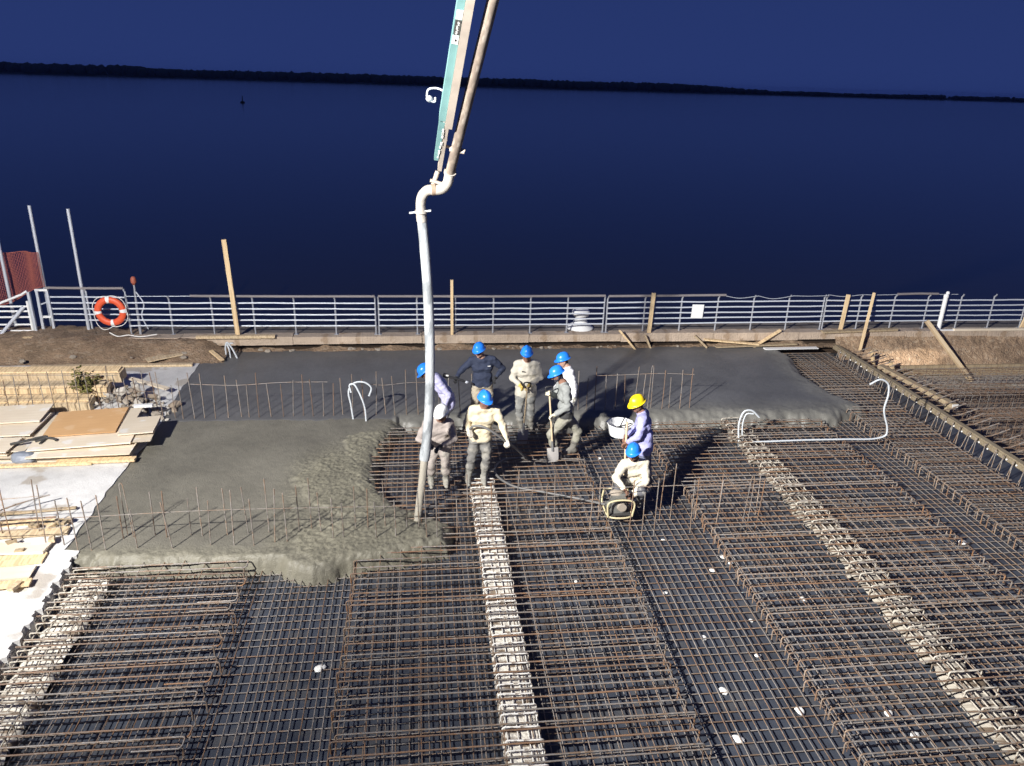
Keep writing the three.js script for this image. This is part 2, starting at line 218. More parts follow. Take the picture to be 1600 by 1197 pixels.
{
  // finished part along the quay
  const P = [[-5.6, -19.3], [9.55, -19.3], [9.75, -18.2], [9.5, -16.8], [9.55, -15.7], [9.95, -14.75], [8.9, -14.35], [5, -14.42], [0.5, -14.5], [-0.4, -14.55], [-5.6, -14.62]];
  const d = pour(P, [1, 2, 3, 4, 5, 6, 7, 8, 9]);
  const rough = (x, z) => sstep(1.0, 0.15, d(x, z)) * (x > -0.6 ? 1 : 0.15);
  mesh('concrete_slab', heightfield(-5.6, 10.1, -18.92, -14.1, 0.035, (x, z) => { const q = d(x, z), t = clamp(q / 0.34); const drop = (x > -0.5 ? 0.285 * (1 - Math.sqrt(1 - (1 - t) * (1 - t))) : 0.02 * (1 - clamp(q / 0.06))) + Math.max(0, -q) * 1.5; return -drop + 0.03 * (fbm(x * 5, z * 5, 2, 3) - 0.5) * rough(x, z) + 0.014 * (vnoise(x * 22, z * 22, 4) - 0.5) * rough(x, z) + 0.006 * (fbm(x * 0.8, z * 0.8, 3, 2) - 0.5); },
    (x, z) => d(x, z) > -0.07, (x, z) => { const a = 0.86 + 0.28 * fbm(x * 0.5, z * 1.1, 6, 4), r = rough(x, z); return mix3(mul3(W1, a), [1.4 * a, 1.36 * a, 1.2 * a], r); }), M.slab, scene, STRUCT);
  // freshly placed part
  const Q = [[-5.6, -15], [-0.35, -15], [-0.4, -14.3], [-0.72, -13.5], [-0.85, -12.7], [-0.8, -12], [-0.4, -11.35], [0.05, -10.95], [0.45, -10.6], [0.35, -10.0], [-0.6, -9.72], [-1.15, -9.6], [-1.6, -9.42], [-1.9, -9.55], [-2.1, -9.72], [-3.3, -9.72], [-4.9, -9.9], [-5.6, -9.9]];
  const e = pour(Q, [1, 2, 3, 4, 5, 6, 7, 8, 9, 10, 11, 12, 13, 14, 15]);
  const lump = (x, z) => { const edge = sstep(-2.7, -1.9, x + 0.7 * (fbm(x * 1.1, z * 1.1, 31, 3) - 0.5)) * sstep(-14.6, -13.4, z + 0.8 * (x + 1)); return Math.max(edge, sstep(0.5, 0.1, e(x, z))); };
  const lobe = (x, z) => { const n = 0.55 * (fbm(x * 1.8, z * 1.8, 81, 4) - 0.5) + 0.16 * (fbm(x * 7, z * 7, 83, 2) - 0.5); const k = Math.max(1 - Math.hypot((x + 1.15) / 1.05, (z + 12.1) / 1.25), 1 - Math.hypot((x + 0.9) / 1.15, (z + 10.1) / 0.75), 0.9 - Math.hypot((x + 0.9) / 0.7, (z + 13.4) / 0.7)) + n; return sstep(0.02, 0.1, k); };
  mesh('fresh_concrete', heightfield(-5.6, 0.7, -14.9, -9.3, 0.02, (x, z) => { const q = e(x, z), t = clamp(q / (z > -10.6 ? 0.15 + 0.05 * vnoise(x * 5, 3) : 0.28)), L = lump(x, z); return -0.006 - Math.max(0, -q) * 1.5 - 0.285 * (1 - Math.pow(1 - (1 - t) * (1 - t), 0.5)) + L * (0.035 * (fbm(x * 2.6, z * 2.6, 12, 4) - 0.5) + 0.012 * (vnoise(x * 17, z * 17, 14) - 0.5) + 0.024 * (vnoise(x * 36, z * 36, 15) - 0.5)) + 0.008 * (fbm(x * 1.2, z * 3, 15, 3) - 0.5) + (0.03 + 0.02 * (vnoise(x * 28, z * 28, 85) - 0.5)) * lobe(x, z) - 0.07 * Math.exp(-((x + 0.1) ** 2 + (z + 10.75) ** 2) / 0.03); },
    (x, z) => e(x, z) > -0.07, (x, z) => { const L = lump(x, z), a = 0.82 + 0.3 * fbm(x * 0.7, z * 1.6, 16, 4); return mix3(mul3([0.98, 0.97, 0.96], a), mul3([1.07, 1.055, 0.97], a + 0.16 * (vnoise(x * 27, z * 27, 18) - 0.5) + 0.1 * lobe(x, z)), Math.max(L * 0.7, lobe(x, z))); }), M.fresh, scene, STRUCT);
}
{ // quay edge with kerb blocks
  const q = new THREE.Group(); q.name = 'quay'; q.userData = { kind: 'structure' }; scene.add(q);
  mesh('paving', [box(60, 4.5, 0.72, 4, -1.916, -19.62)], M.paving, q);
  mesh('retaining_wall', [box(60, 1.2, 0.2, 4, -0.55, -19.16)], M.dirt2 = mat([0.16, 0.13, 0.1], 0.95, { map: tDirt, bumpMap: tDirtB, bumpScale: 0.05 }), q);
  let x = -26; while (x < 34) { const l = rr(2.4, 3.4); mesh('kerb_block', [box(l - 0.015, 0.19 + rr(0, 0.05), 0.34, x + l / 2, 0.252, -19.13 + rr(-0.012, 0.012), rr(-0.003, 0.003), 0, 0, 0.006)], M.kerb, q); x += l; }
}
{ // earth banks: left behind the old slab, and right of the beam
  const col = (x, z) => { const a = 0.75 + 0.5 * fbm(x * 0.9, z * 1.4, 41, 4); return [a, a, a]; };
  const hL = (x, z) => { const t = clamp((-17.95 - z) / 1.05), end = sstep(-4.6, -5.6, x); return -0.02 + (0.36 + 0.1 * sstep(-6.5, -9, x)) * sstep(0, 0.85, t) * (0.35 + 0.65 * end) + 0.16 * (fbm(x * 1.6, z * 2.2, 43, 4) - 0.5) * Math.sin(Math.PI * clamp(t * 0.9 + 0.1)) + 0.03 * (vnoise(x * 14, z * 14, 45) - 0.5); };
  mesh('earth_bank', heightfield(-24, -4.75, -19.75, -17.9, 0.06, (x, z) => z < -19.0 ? Math.max(0.31, Math.min(hL(x, -19.0) , 0.46)) + 0.07 * (fbm(x * 2, z * 2, 47, 3) - 0.35) * sstep(-6.8, -8.2, x) - 0.1 * sstep(-7.2, -6.4, x) : hL(x, z), (x, z) => x < -4.95 + 0.5 * (fbm(x, z * 2, 3) - 0.5) || z > -18.9, col), M.dirt, scene, STRUCT);
  mesh('earth_strip', heightfield(-4.9, 11.4, -19.0, -18.8, 0.035, (x, z) => { const t = clamp((z + 18.8) / -0.2); return -0.03 + t * (0.02 + 0.22 * Math.pow(fbm(x * 1.7, z * 3, 71, 4), 1.6)) + 0.02 * (vnoise(x * 16, z * 16, 73) - 0.5); }, null, col), M.dirt, scene, STRUCT);
  const sand = (x, z) => { const y = hR(x, z), s = sstep(-0.08, -0.16, y + 0.1 * (fbm(x * 1.8, 3, 0, 3) - 0.5)) * sstep(12.0, 12.6, x) * sstep(14.6, 13.8, x) ; const a = 0.75 + 0.5 * fbm(x * 0.9, z * 1.4, 51, 4); return mix3([1.35 * a, 1.35 * a, 1.35 * a], [3.1 * a, 3.0 * a, 2.8 * a], s * 0.9); };
  const hR = (x, z) => { const t = clamp((z + 19.02) / 0.62); return 0.3 - 0.78 * Math.pow(t, 0.9) + 0.3 * (fbm(x * 1.3, z * 2, 53, 4) - 0.5) * Math.sin(Math.PI * t) + 0.03 * (vnoise(x * 13, z * 13, 55) - 0.5); };
  mesh('earth_bank', heightfield(11.3, 26, -19.05, -18.4, 0.035, hR, null, sand), M.dirt, scene, STRUCT);
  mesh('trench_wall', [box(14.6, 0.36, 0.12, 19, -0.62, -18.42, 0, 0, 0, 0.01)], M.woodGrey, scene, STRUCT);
  mesh('blinding_strip', [box(14.5, 0.06, 0.75, 19, -0.772, -18.0, 0, 0, 0, 0.02)], mat([0.8, 0.72, 0.6], 0.9, { map: tOld }), scene, STRUCT);
}

// ---------------------------------------------------------------- reinforcement
const pickBar = (w = [0.5, 0.2, 0.15, 0.15]) => { let r = rnd(), i = 0; while (i < 3 && (r -= w[i]) > 0) i++; return M.bar[i]; };
// straight bar along an axis with a little wander
function bentBar(len, r, axis, amp = 0.006, n = 6, sides = 6) { const p = [], s = rr(0, 99); for (let i = 0; i <= n; i++) { const t = i / n * len, a = amp * (vnoise(t * 0.8 + s, 1) - 0.5) * 2, b = amp * (vnoise(t * 0.8 + s, 7) - 0.5) * 2; p.push(axis === 'x' ? [t, a, b] : axis === 'z' ? [a, b, t] : [a, t, b]); } return tube(p, r, sides); }
// cross bar with both ends bent down (or one of them round to the side)
function hookBar(len, r, l, q, hookLen, side = 0) {
  const p = [], s = rr(0, 99), k = 0.03; const w = (t) => [0.007 * (vnoise(t * 0.9 + s, 2) - 0.5), 0.012 * (vnoise(t * 0.9 + s, 5) - 0.5)];
  if (l) p.push([0.004, -hookLen, 0], [0, -k, 0], [k * 0.3, -k * 0.3, 0]);
  for (let i = 0; i <= 6; i++) { const t = k + (len - 2 * k) * i / 6, [a, b] = w(t); p.push([t, a, b]); }
  if (q && side) p.push([len - k * 0.3, 0, k * 0.3 * side], [len, -0.004, k * side], [len - 0.004, -0.008, 0.12 * side], [len - k, -0.008, 0.15 * side], [len - 0.5, -0.01, 0.15 * side]);
  else if (q) p.push([len - k * 0.3, -k * 0.3, 0], [len, -k, 0], [len - 0.004, -hookLen, 0]);
  return tube(p, r, 6);
}
function bars(parent, name, geos, list, w) { for (const [x, y, z, ry = 0] of list) { const o = mesh(name, geos[Math.floor(rnd() * geos.length)], pickBar(w), parent); o.position.set(x, y, z); o.rotation.y = ry; } }
const Z0 = -14.9, Z1 = -4.3;
function bottomMat(x0, x1, dx, label, zEnd = Z0) {
  const g = thing('bottom_mesh', label, 'rebar mesh', [0, 0, 0]);
  const gz = [0, 1, 2].map(() => bentBar(Z1 - zEnd, 0.0078, 'z', 0.012, 10, 5)), gx = [0, 1, 2].map(() => bentBar(x1 - x0, 0.0078, 'x', 0.01, 8, 5)), L = [], K = [];
  for (let x = x0 + 0.05; x < x1; x += dx) L.push([x + rr(-0.018, 0.018), -0.246, zEnd, rr(-0.0015, 0.0015)]);
  for (let z = zEnd + 0.1; z < Z1; z += 0.155) K.push([x0, -0.258, z + rr(-0.015, 0.015), rr(-0.002, 0.002)]);
  bars(g, 'bar', gz, L, [0.62, 0.22, 0.08, 0.08]); bars(g, 'bar', gx, K, [0.62, 0.22, 0.08, 0.08]);
}
bottomMat(-4.75, 0.78, 0.118, 'bottom rebar mesh between the old slab and the white concrete strip');
bottomMat(1.3, 6.2, 0.125, 'bottom rebar mesh between the white strip and the beige strip');
bottomMat(6.85, 11.05, 0.13, 'bottom rebar mesh between the beige strip and the timber edge beam', -18.5);
function topMat(x0, x1, label, o = {}) {
  const { zs = -14.2, l = 1, q = 1, w, side = 0, dx = 0.3, step = 0.152, wob = 0.05, hook = 0.16, r = 0.0108, slant = 0 } = o;
  const g = thing('top_mat', label, 'rebar mat', [0, 0, 0]);
  const gx = []; for (let i = 0; i < 5; i++) gx.push(hookBar(x1 - x0, r, l, q, hook, side && i % 2 ? side : 0));
  const gz = [0, 1, 2].map(() => bentBar(Z1 - zs + 0.1, 0.0065, 'z', 0.02, 10, 5)), K = [], L = [];
  for (let z = zs; z < Z1; z += step) K.push([x0 + rr(-wob, wob) + slant * (z - zs), -0.04 + rr(-0.006, 0.006), z + rr(-0.034, 0.034), rr(-0.008, 0.008)]);
  for (let x = x0 + 0.06; x < x1 - 0.02; x += dx) L.push([x + rr(-0.03, 0.03), -0.062, zs - 0.1, rr(-0.003, 0.003)]);
  bars(g, 'bar', gx, K, w); bars(g, 'bar', gz, L, w);
  const gv = [0, 1].map(() => bentBar(0.19, 0.005, 'y', 0.01, 2, 5)), C = []; // supports under the edges
  for (const [x, on] of [[x0 + 0.03, l], [x1 - 0.03, q]]) if (on) for (let z = zs + 0.2; z < Z1; z += 0.45) C.push([x + rr(-0.03, 0.03), -0.252, z]);
  bars(g, 'chair_leg', gv, C, w);
}
topMat(-4.98, -2.52, 'top rebar mat with hairpin ends growing from the broken old slab edge', { zs: -9.75, l: 0, side: 1, wob: 0.07, w: [0.4, 0.3, 0.15, 0.15] });
topMat(-1.02, 2.97, 'wide top rebar mat crossing the white concrete strip', { zs: -14.2, w: [0.36, 0.14, 0.27, 0.23] });
topMat(4.52, 8.45, 'wide top rebar mat crossing the beige concrete strip', { zs: -14.2, w: [0.42, 0.2, 0.2, 0.18] });
topMat(9.35, 10.7, 'narrow top rebar mat ending under the timber edge beam', { zs: -16.0, q: 0, w: [0.35, 0.4, 0.15, 0.1], hook: 0.2 });
{ // small cage under the far right corner of the slab
  const g = thing('corner_mesh', 'short rebar mesh beside the slab corner under the timber edge beam', 'rebar mesh');
  const gx = [0, 1].map(() => bentBar(1.6, 0.007, 'x', 0.01, 4)), gz = [0, 1].map(() => bentBar(2.6, 0.007, 'z', 0.01, 4)), K = [], L = [];
  for (let z = -18.6; z < -16; z += 0.16) K.push([9.45, -0.12, z]); for (let x = 9.6; x < 11; x += 0.17) L.push([x, -0.134, -18.6]);
  bars(g, 'bar', gx, K, [0.6, 0.3, 0.05, 0.05]); bars(g, 'bar', gz, L, [0.6, 0.3, 0.05, 0.05]);
}
// concrete beam strips with cement-coated stirrups
function strip(x0, x1, zs, m, conc, label, top = -0.14, step = 0.165) {
  const g = thing('beam_strip', label, 'concrete beam', [0, 0, 0]);
  mesh('beam_top', heightfield(x0 + 0.01, x1 - 0.01, zs, Z1, 0.03, (x, z) => { const ed = Math.min(x - x0 + 0.06 * (vnoise(z * 6, 1) - 0.3), x1 - x + 0.06 * (vnoise(z * 6, 4) - 0.3)); const tt = top + 0.04 * (fbm(x * 7, z * 7, 61, 3) - 0.5) + 0.012 * (vnoise(x * 30, z * 30, 63) - 0.5); return -0.296 + (tt + 0.296) * sstep(-0.01, 0.05, ed); }), conc, g);
  const w = x1 - x0 - 0.04, k = 0.025, gs = [0, 1, 2].map(() => { const a = rr(-0.012, 0.012), b = rr(-0.012, 0.012); return tube([[0, -0.25, a], [0, -k, a * 0.5], [k * 0.3, -k * 0.3, a], [k, 0, a], [w / 2, 0.004, b], [w - k, 0, b], [w - k * 0.3, -k * 0.3, b], [w, -k, b], [w, -0.25, b]], rr(0.008, 0.011), 6); });
  const gl = [0, 1].map(() => bentBar(Z1 - zs, 0.008, 'z', 0.014, 10));
  for (let z = zs + 0.05; z < Z1; z += step) { const o = mesh('stirrup', gs[Math.floor(rnd() * 3)], m, g); o.position.set(x0 + 0.02 + rr(-0.015, 0.015), -0.02, z + rr(-0.02, 0.02)); o.rotation.y = rr(-0.03, 0.03); }
  for (let i = 0; i < 4; i++) { const o = mesh('bar', gl[i % 2], m, g); o.position.set(x0 + 0.05 + i * (w - 0.06) / 3, -0.085, zs); }
}
const stripConc = mat([0.95, 0.92, 0.86], 0.9, { map: tCem, bumpMap: tDirtB, bumpScale: 0.03 }), stripBeige = mat([0.48, 0.45, 0.4], 0.9, { map: tCem, bumpMap: tDirtB, bumpScale: 0.03 });
strip(0.8, 1.25, -12.0, M.cem, stripConc, 'white cement-splashed concrete strip with stirrups running down the middle', -0.1);
strip(6.28, 6.76, -14.3, M.cemGrey, stripBeige, 'beige cement-splashed concrete strip with stirrups on the right', -0.15, 0.29);
strip(-4.9, -4.38, -9.7, M.cemGrey, stripConc, 'pale crumbling concrete strip along the old slab edge', -0.2);
// rows of upright starter bars
function starterRow(label, x0, x1, z, dx, h, y0, ties, o = {}) {
  const g = thing('starter_bar_row', label, 'starter bars', [0, 0, 0]), gv = [0, 1, 2, 3].map((i) => bentBar(h * (1 - 0.08 * i), o.r ?? 0.0085, 'y', 0.02, 4, 6));
  const hp = tube([[0, 0, 0], [0.01, h * 0.96, 0], [0.025, h * 1.0, 0], [0.05, h * 1.0, 0], [0.065, h * 0.96, 0], [0.1, 0, 0]], 0.0065, 6);
  for (let x = x0; x < x1; x += dx * rr(0.8, 1.2)) {
    if (o.skip && x > o.skip[0] && x < o.skip[1]) continue;
    const b = mesh('bar', rnd() < (o.hair ?? 0.06) ? hp : gv[Math.floor(rnd() * 4)], pickBar(o.w ?? [0.35, 0.45, 0.1, 0.1]), g); b.position.set(x, y0, z + (o.two && rnd() < 0.5 ? o.two : 0) + rr(-0.04, 0.04)); b.rotation.set(rr(-0.05, 0.05), rr(0, 6), rr(-0.06, 0.06));
  }
  for (const [ax, bx, y, zz] of ties) { const t = mesh('tie_bar', tube(smooth([[ax, y + rr(-0.03, 0.03), zz], [ax * 0.67 + bx * 0.33, y + rr(-0.03, 0.03), zz + rr(-0.02, 0.02)], [ax * 0.33 + bx * 0.67, y + rr(-0.03, 0.03), zz], [bx, y + rr(-0.03, 0.03), zz]], 12), 0.006, 6), pickBar([0.5, 0.4, 0.05, 0.05]), g); }
}
starterRow('row of upright starter bars in front of the squared timbers', -11.5, -5.3, -15.0, 0.2, 1.05, 0.012, [[-11.5, -5.4, 0.5, -15.02], [-11.5, -6, 0.88, -15.02]], { w: [0.6, 0.1, 0.2, 0.1] });
starterRow('back row of upright starter bars set in the smooth grey concrete', -5.2, 5.8, -14.8, 0.21, 1.08, -0.1, [[-4.6, -1.9, 0.72, -14.82], [-1.2, 0.1, 0.68, -14.82], [3.6, 5.8, 0.8, -14.82]], { skip: [1.5, 2.9], hair: 0.03 });
starterRow('upright starter bars standing on the old slab over loose boards', -8, -5.1, -10.25, 0.22, 1.0, 0.012, [[-8, -5.1, 0.6, -10.25], [-8, -5.3, 0.8, -10.3], [-8, -5.2, 0.35, -10.2]], { w: [0.6, 0.1, 0.2, 0.1], two: -0.35 });
starterRow('front row of upright starter bars in the fresh concrete', -5.0, 0.35, -10.12, 0.165, 1.1, -0.2, [[-5.1, 0.3, 0.55, -10.13]], { hair: 0.05, two: -0.3 });
starterRow('upright starter bars between the pump hose and the crouching worker', 0.5, 5.7, -10.35, 0.21, 1.05, -0.28, [[0.6, 5.8, 0.62, -10.36], [0.6, 3.0, 0.35, -10.8]], { two: -0.42, w: [0.45, 0.35, 0.1, 0.1] });
{ // timber edge beam with hanging stirrups, right
  const g = thing('edge_beam', 'long timber edge beam with hanging stirrups at the right', 'edge beam', [0, 0, 0]);
  mesh('side_board', [box(0.04, 0.08, 11.6, 11.13, 0.03, -12.85, 0, 0, 0, 0.006)], M.woodWet, g); mesh('cap_board', [box(0.11, 0.035, 11.5, 11.18, 0.09, -12.85, 0, 0, 0, 0.006)], M.woodWet, g);
  const gv = [0, 1, 2].map(() => bentBar(0.42, 0.0085, 'y', 0.025, 3)), gf = [0, 1].map(() => tube([[0, -0.03, 0], [0.3, -0.02, 0], [0.36, 0, 0], [0.7, 0.1, 0]], 0.015, 6));
  for (let z = -18.2; z < -7.3; z += 0.26) {
    for (const s of [-1, 1]) { const o = mesh('stirrup_leg', gv[Math.floor(rnd() * 3)], pickBar([0.3, 0.6, 0.05, 0.05]), g); o.position.set(10.99 + rr(-0.03, 0.03), -0.29, z + s * 0.05); o.rotation.set(-s * 0.1, 0, -0.14 + rr(-0.05, 0.05)); }
    mesh('bolt', new THREE.SphereGeometry(0.02, 6, 5).translate(11.088, 0.02 + rr(-0.02, 0.02), z), M.foam, g);
    const f = mesh('bar_end', gf[Math.floor(rnd() * 2)], M.bar[1], g); f.position.set(11.25, 0.05, z + rr(-0.04, 0.04)); f.rotation.y = rr(-0.02, 0.12);
  }
  const h = thing('form_board', 'short timber board beyond the edge beam with a pale sawn end', 'board', [11.72, 0.02, -15.85]);
  mesh('board', [box(0.16, 0.09, 2.6, 0, 0, 0, 0.09, 0, 0, 0.006)], M.woodGrey, h); mesh('sawn_end', [box(0.15, 0.085, 0.01, 0.12, 0, 1.302, 0.09)], M.foam, h);
  mesh('trestle_leg', [box(0.08, 0.8, 0.08, -0.1, -0.43, -1.1), box(0.08, 0.8, 0.08, 0.1, -0.43, 1.1)], M.woodGrey, h);
}
{ // cages in the trench right of the beam
  for (const [z, label, n] of [[-17.1, 'rebar cage nearest the earth bank in the right trench', 0], [-15.9, 'second rebar cage out from the earth bank in the right trench', 1], [-14.5, 'third rebar cage out from the earth bank in the right trench', 2], [-13.0, 'fourth rebar cage out from the earth bank in the right trench', 3], [-11.4, 'rebar cage at the right edge nearest the camera in the trench', 4]]) {
    const g = thing('rebar_cage', label, 'rebar cage', [11.75, 0, z]), gx = [0, 1, 2].map(() => bentBar(9, 0.009, 'x', 0.02, 8)), w = 0.6, st = [0, 1].map(() => tube([[0, -0.78, 0], [0, -0.05, 0], [0, -0.04, 0.01], [0, -0.04, w - 0.01], [0, -0.05, w], [0, -0.78, w]], 0.006, 5));
    const K = []; for (let i = 0; i < 6; i++) K.push([rr(0, 0.25), -0.03, i * w / 5 + rr(-0.03, 0.03)]); for (const y of [-0.25, -0.5, -0.74]) for (const zz of [0.02, w / 2, w - 0.02]) K.push([rr(0, 0.2), y, zz]);
    bars(g, 'bar', gx, K, [0.3, 0.3, 0.25, 0.15]); const S = []; for (let x = 0.3; x < 8.8; x += 0.2) S.push([x, 0, rr(-0.03, 0.03)]); bars(g, 'stirrup', st, S, [0.25, 0.25, 0.3, 0.2]);
  }
}
// pale spacer blocks scattered on the sheet
{
  const sp = [[-1.3, -7.71, 0.09], [-1.32, -9.68, 0.06], [3.56, -6.92, 0.075], [3.45, -6.19, 0.085], [4.34, -6.53, 0.08], [3.65, -7.87, 0.06], [4.24, -7.49, 0.05], [4.43, -8.17, 0.045], [4.31, -9.34, 0.055], [4.6, -9.67, 0.06], [4.66, -9.5, 0.05], [3.43, -8.86, 0.045], [5.37, -8.56, 0.055], [8.69, -9.76, 0.09], [3.81, -10.2, 0.045], [2.1, -11.32, 0.05], [3.41, -13.1, 0.06], [5.38, -6.41, 0.075], [5.49, -6.07, 0.07], [2.19, -9.22, 0.04]];
  const where = ['large pale spacer block on the sheet left of the wide middle mat', 'small pale spacer block just in front of the fresh concrete', 'pale spacer block in the mesh lane above a larger one', 'largest pale spacer block at the bottom of the mesh lane', 'pale spacer block at the bottom right corner of the mesh lane', 'split pale spacer block in the middle of the mesh lane'];
  const gs = [0, 1, 2].map(() => rock(1, 1, 0.75, 1.2, 1));
  sp.forEach(([x, z, r], i) => { const o = mesh('spacer_block', gs[i % 3], M.foam); o.scale.set(r * 0.62, r * 0.45, r * 0.7); o.position.set(x, -0.3 + r * 0.3, z); o.rotation.y = rr(0, 6); o.userData = where[i] ? T(where[i], 'spacer') : T('small pale spacer block lying among the bars of the mesh', 'spacer', 'small spacer blocks among the bars'); });
}

// ---------------------------------------------------------------- railing and things along the quay
function railPanel(label, x0, x1, n, z0, z1, o = {}) {
  const g = thing('railing_panel', label, 'railing', [x0, 0.348, z0]), L = x1 - x0, dz = z1 - z0, ys = o.ys ?? [0.83, 0.68, 0.53, 0.39, 0.24], H = o.h ?? 1.0;
  for (let i = 0; i <= n; i++) { const t = i / n; mesh('post', [tube([[L * t, 0, dz * t], [L * t + rr(-0.01, 0.01), H - 0.08, dz * t], [L * t, H - 0.03, dz * t + 0.05], [L * t, H + 0.005, dz * t + 0.06]], 0.023, 6), box(0.1, 0.012, 0.1, L * t, 0.006, dz * t)], o.post ?? M.railDark, g); }
  for (const y of ys) { const p = []; for (let i = 0; i <= n * 2; i++) { const t = i / n / 2; p.push([L * t, y + rr(-0.006, 0.006), dz * t + 0.03]); } mesh('rail', tube(p, 0.021, 6), M.rail, g); }
  for (const [a, b] of o.hand ?? []) mesh('handrail', tube([[a, H + 0.02 + rr(-0.01, 0.01), dz * a / L + 0.06], [(a + b) / 2, H + 0.02 + rr(-0.01, 0.01), 0.06 + dz * (a + b) / 2 / L], [b, H + 0.02, dz * b / L + 0.06]], 0.033, 8), M.handrail, g);
  for (const [a, b, s] of o.wire ?? []) mesh('wire', tube(smooth([[a, H, 0.05], [a * 0.6 + b * 0.4, H - s, 0.05], [b, H, 0.05]], 8), 0.009, 5), M.galv, g);
  return g;
}
railPanel('railing panel between the life ring and the tall timber stake\'s second bay', -7.2, -1.15, 6, -19.3, -19.16, { hand: [[1.55, 6.05]], wire: [[0, 1.6, 0.0]] });
railPanel('railing panel behind the pump hose and the navy worker', -1.07, 4.8, 6, -19.15, -19.15, { hand: [[0, 5.87]] });
railPanel('railing panel carrying the white paper sign', 4.89, 10.95, 6, -19.14, -19.22, { hand: [[0, 3.2]], wire: [[3.2, 4.1, 0.06], [4.1, 5.1, 0.08], [5.1, 6.05, 0.01]] });
railPanel('railing panel at the far right with a broken handrail', 11.03, 17.0, 6, -19.24, -19.24, { hand: [[2.0, 3.2]], wire: [[0, 1, 0.05], [1, 2, 0.01], [3.2, 3.8, 0]] });
railPanel('railing panel continuing past the right edge of the picture', 17.08, 22.0, 5, -19.24, -19.24, { hand: [[0, 4.9]] });
railPanel('left railing panel between the gate and the post with the red lamp', -9.15, -7.3, 2, -19.62, -19.55, { ys: [0.9, 0.75, 0.6, 0.46, 0.31], h: 1.12, hand: [[0, 1.85]], post: M.galv });
{ // post with red lamp head
  const g = thing('lamp_post', 'short rusty post with a red lamp head behind the life ring', 'lamp post', [-7.0, 0.348, -19.35]);
  mesh('post', tube([[0, 0, 0], [0, 0.6, 0], [0.02, 1.28, 0]], [0.035, 0.03, 0.025], 8), M.railDark, g); mesh('lamp_head', [new THREE.LatheGeometry([[0, 0], [0.05, 0], [0.06, 0.05], [0.09, 0.07], [0.085, 0.2], [0.05, 0.26], [0, 0.27]].map(([a, b]) => new THREE.Vector2(a, b)), 14).scale(0.75, 0.75, 0.75).translate(0.02, 1.27, 0)], mat([0.36, 0.1, 0.06], 0.6), g);
  mesh('chain', tube(smooth([[0.05, 1.1, 0.04], [0.2, 0.8, 0.06], [0.12, 0.5, 0.08], [0.22, 0.15, 0.06]], 16), 0.016, 5), M.galv, g);
}
{ // life ring
  const g = thing('life_ring', 'orange life ring with white bands hanging on the railing', 'life ring', [-7.55, 1.0, -19.14]); g.rotation.z = 0.06;
  mesh('ring', new THREE.TorusGeometry(0.29, 0.082, 12, 40).scale(1, 1, 0.75), M.orange, g);
  for (let i = 0; i < 4; i++) { const b = mesh('band', new THREE.TorusGeometry(0.29, 0.085, 12, 6, 0.26).rotateZ(-0.13).scale(1, 1, 0.76), M.white, g); b.rotation.z = i * Math.PI / 2; }
  const p = []; for (let i = 0; i <= 64; i++) { const a = i / 64 * 2 * Math.PI, r = 0.378 + 0.05 * Math.abs(Math.sin(2 * a)); p.push([Math.cos(a) * r, Math.sin(a) * r - (a > 3.3 && a < 4.6 ? 0.1 * Math.sin((a - 3.3) / 1.3 * Math.PI) : 0), 0.02]); }
  mesh('grab_rope', tube(p, 0.01, 5), M.foam, g);
  const r = mesh('rope', tube(smooth([[-7.6, 0.5, -19.0], [-7.4, 0.42, -18.95], [-7.15, 0.44, -18.98], [-6.9, 0.4, -18.96], [-6.5, 0.44, -19.02]], 20), 0.014, 6), M.foam, scene, T('frayed pale rope lying on the kerb under the life ring', 'rope'));
}
// scaffold poles, net, trestle gate at the left
for (const [x, z, h, label] of [[-10.1, -19.75, 3.0, 'galvanised pole at the left picture edge behind the net'], [-9.36, -20.0, 3.05, 'galvanised pole carrying the right edge of the red net'], [-8.3, -19.55, 3.05, 'galvanised pole just left of the life ring']])
  mesh('scaffold_pole', [tube([[x, 0.3, z], [x + 0.01, 0.36 + h * 0.5, z], [x + 0.02, 0.36 + h, z]], 0.04, 10)], M.galv, scene, T(label, 'pole'));
{
  const g = thing('safety_net', 'red plastic safety net strung between the poles', 'net', [-9.33, 0, -19.96]), V1 = [];
  const topY = (t) => 2.27 - 0.2 * t + 0.06 * Math.sin(t * 6), botY = (t) => 1.42 - 0.46 * sstep(0, 0.45, t), P = (t, s) => [-t * 2.4, botY(t) + (topY(t) - botY(t)) * s, 0.06 * Math.sin(t * 31) + 0.03 * Math.sin(t * 13 + s * 3)];
  for (let i = 0; i <= 80; i++) { const p = []; for (let k = 0; k <= 8; k++) p.push(P(i / 80, k / 8)); V1.push(tube(p, 0.006, 4, false)); }
  for (let k = 0; k <= 30; k++) { const p = []; for (let i = 0; i <= 60; i++) p.push(P(i / 60, k / 30)); V1.push(tube(p, k % 30 ? 0.0035 : 0.009, 4, false)); }
  mesh('netting', V1, M.net, g);
}
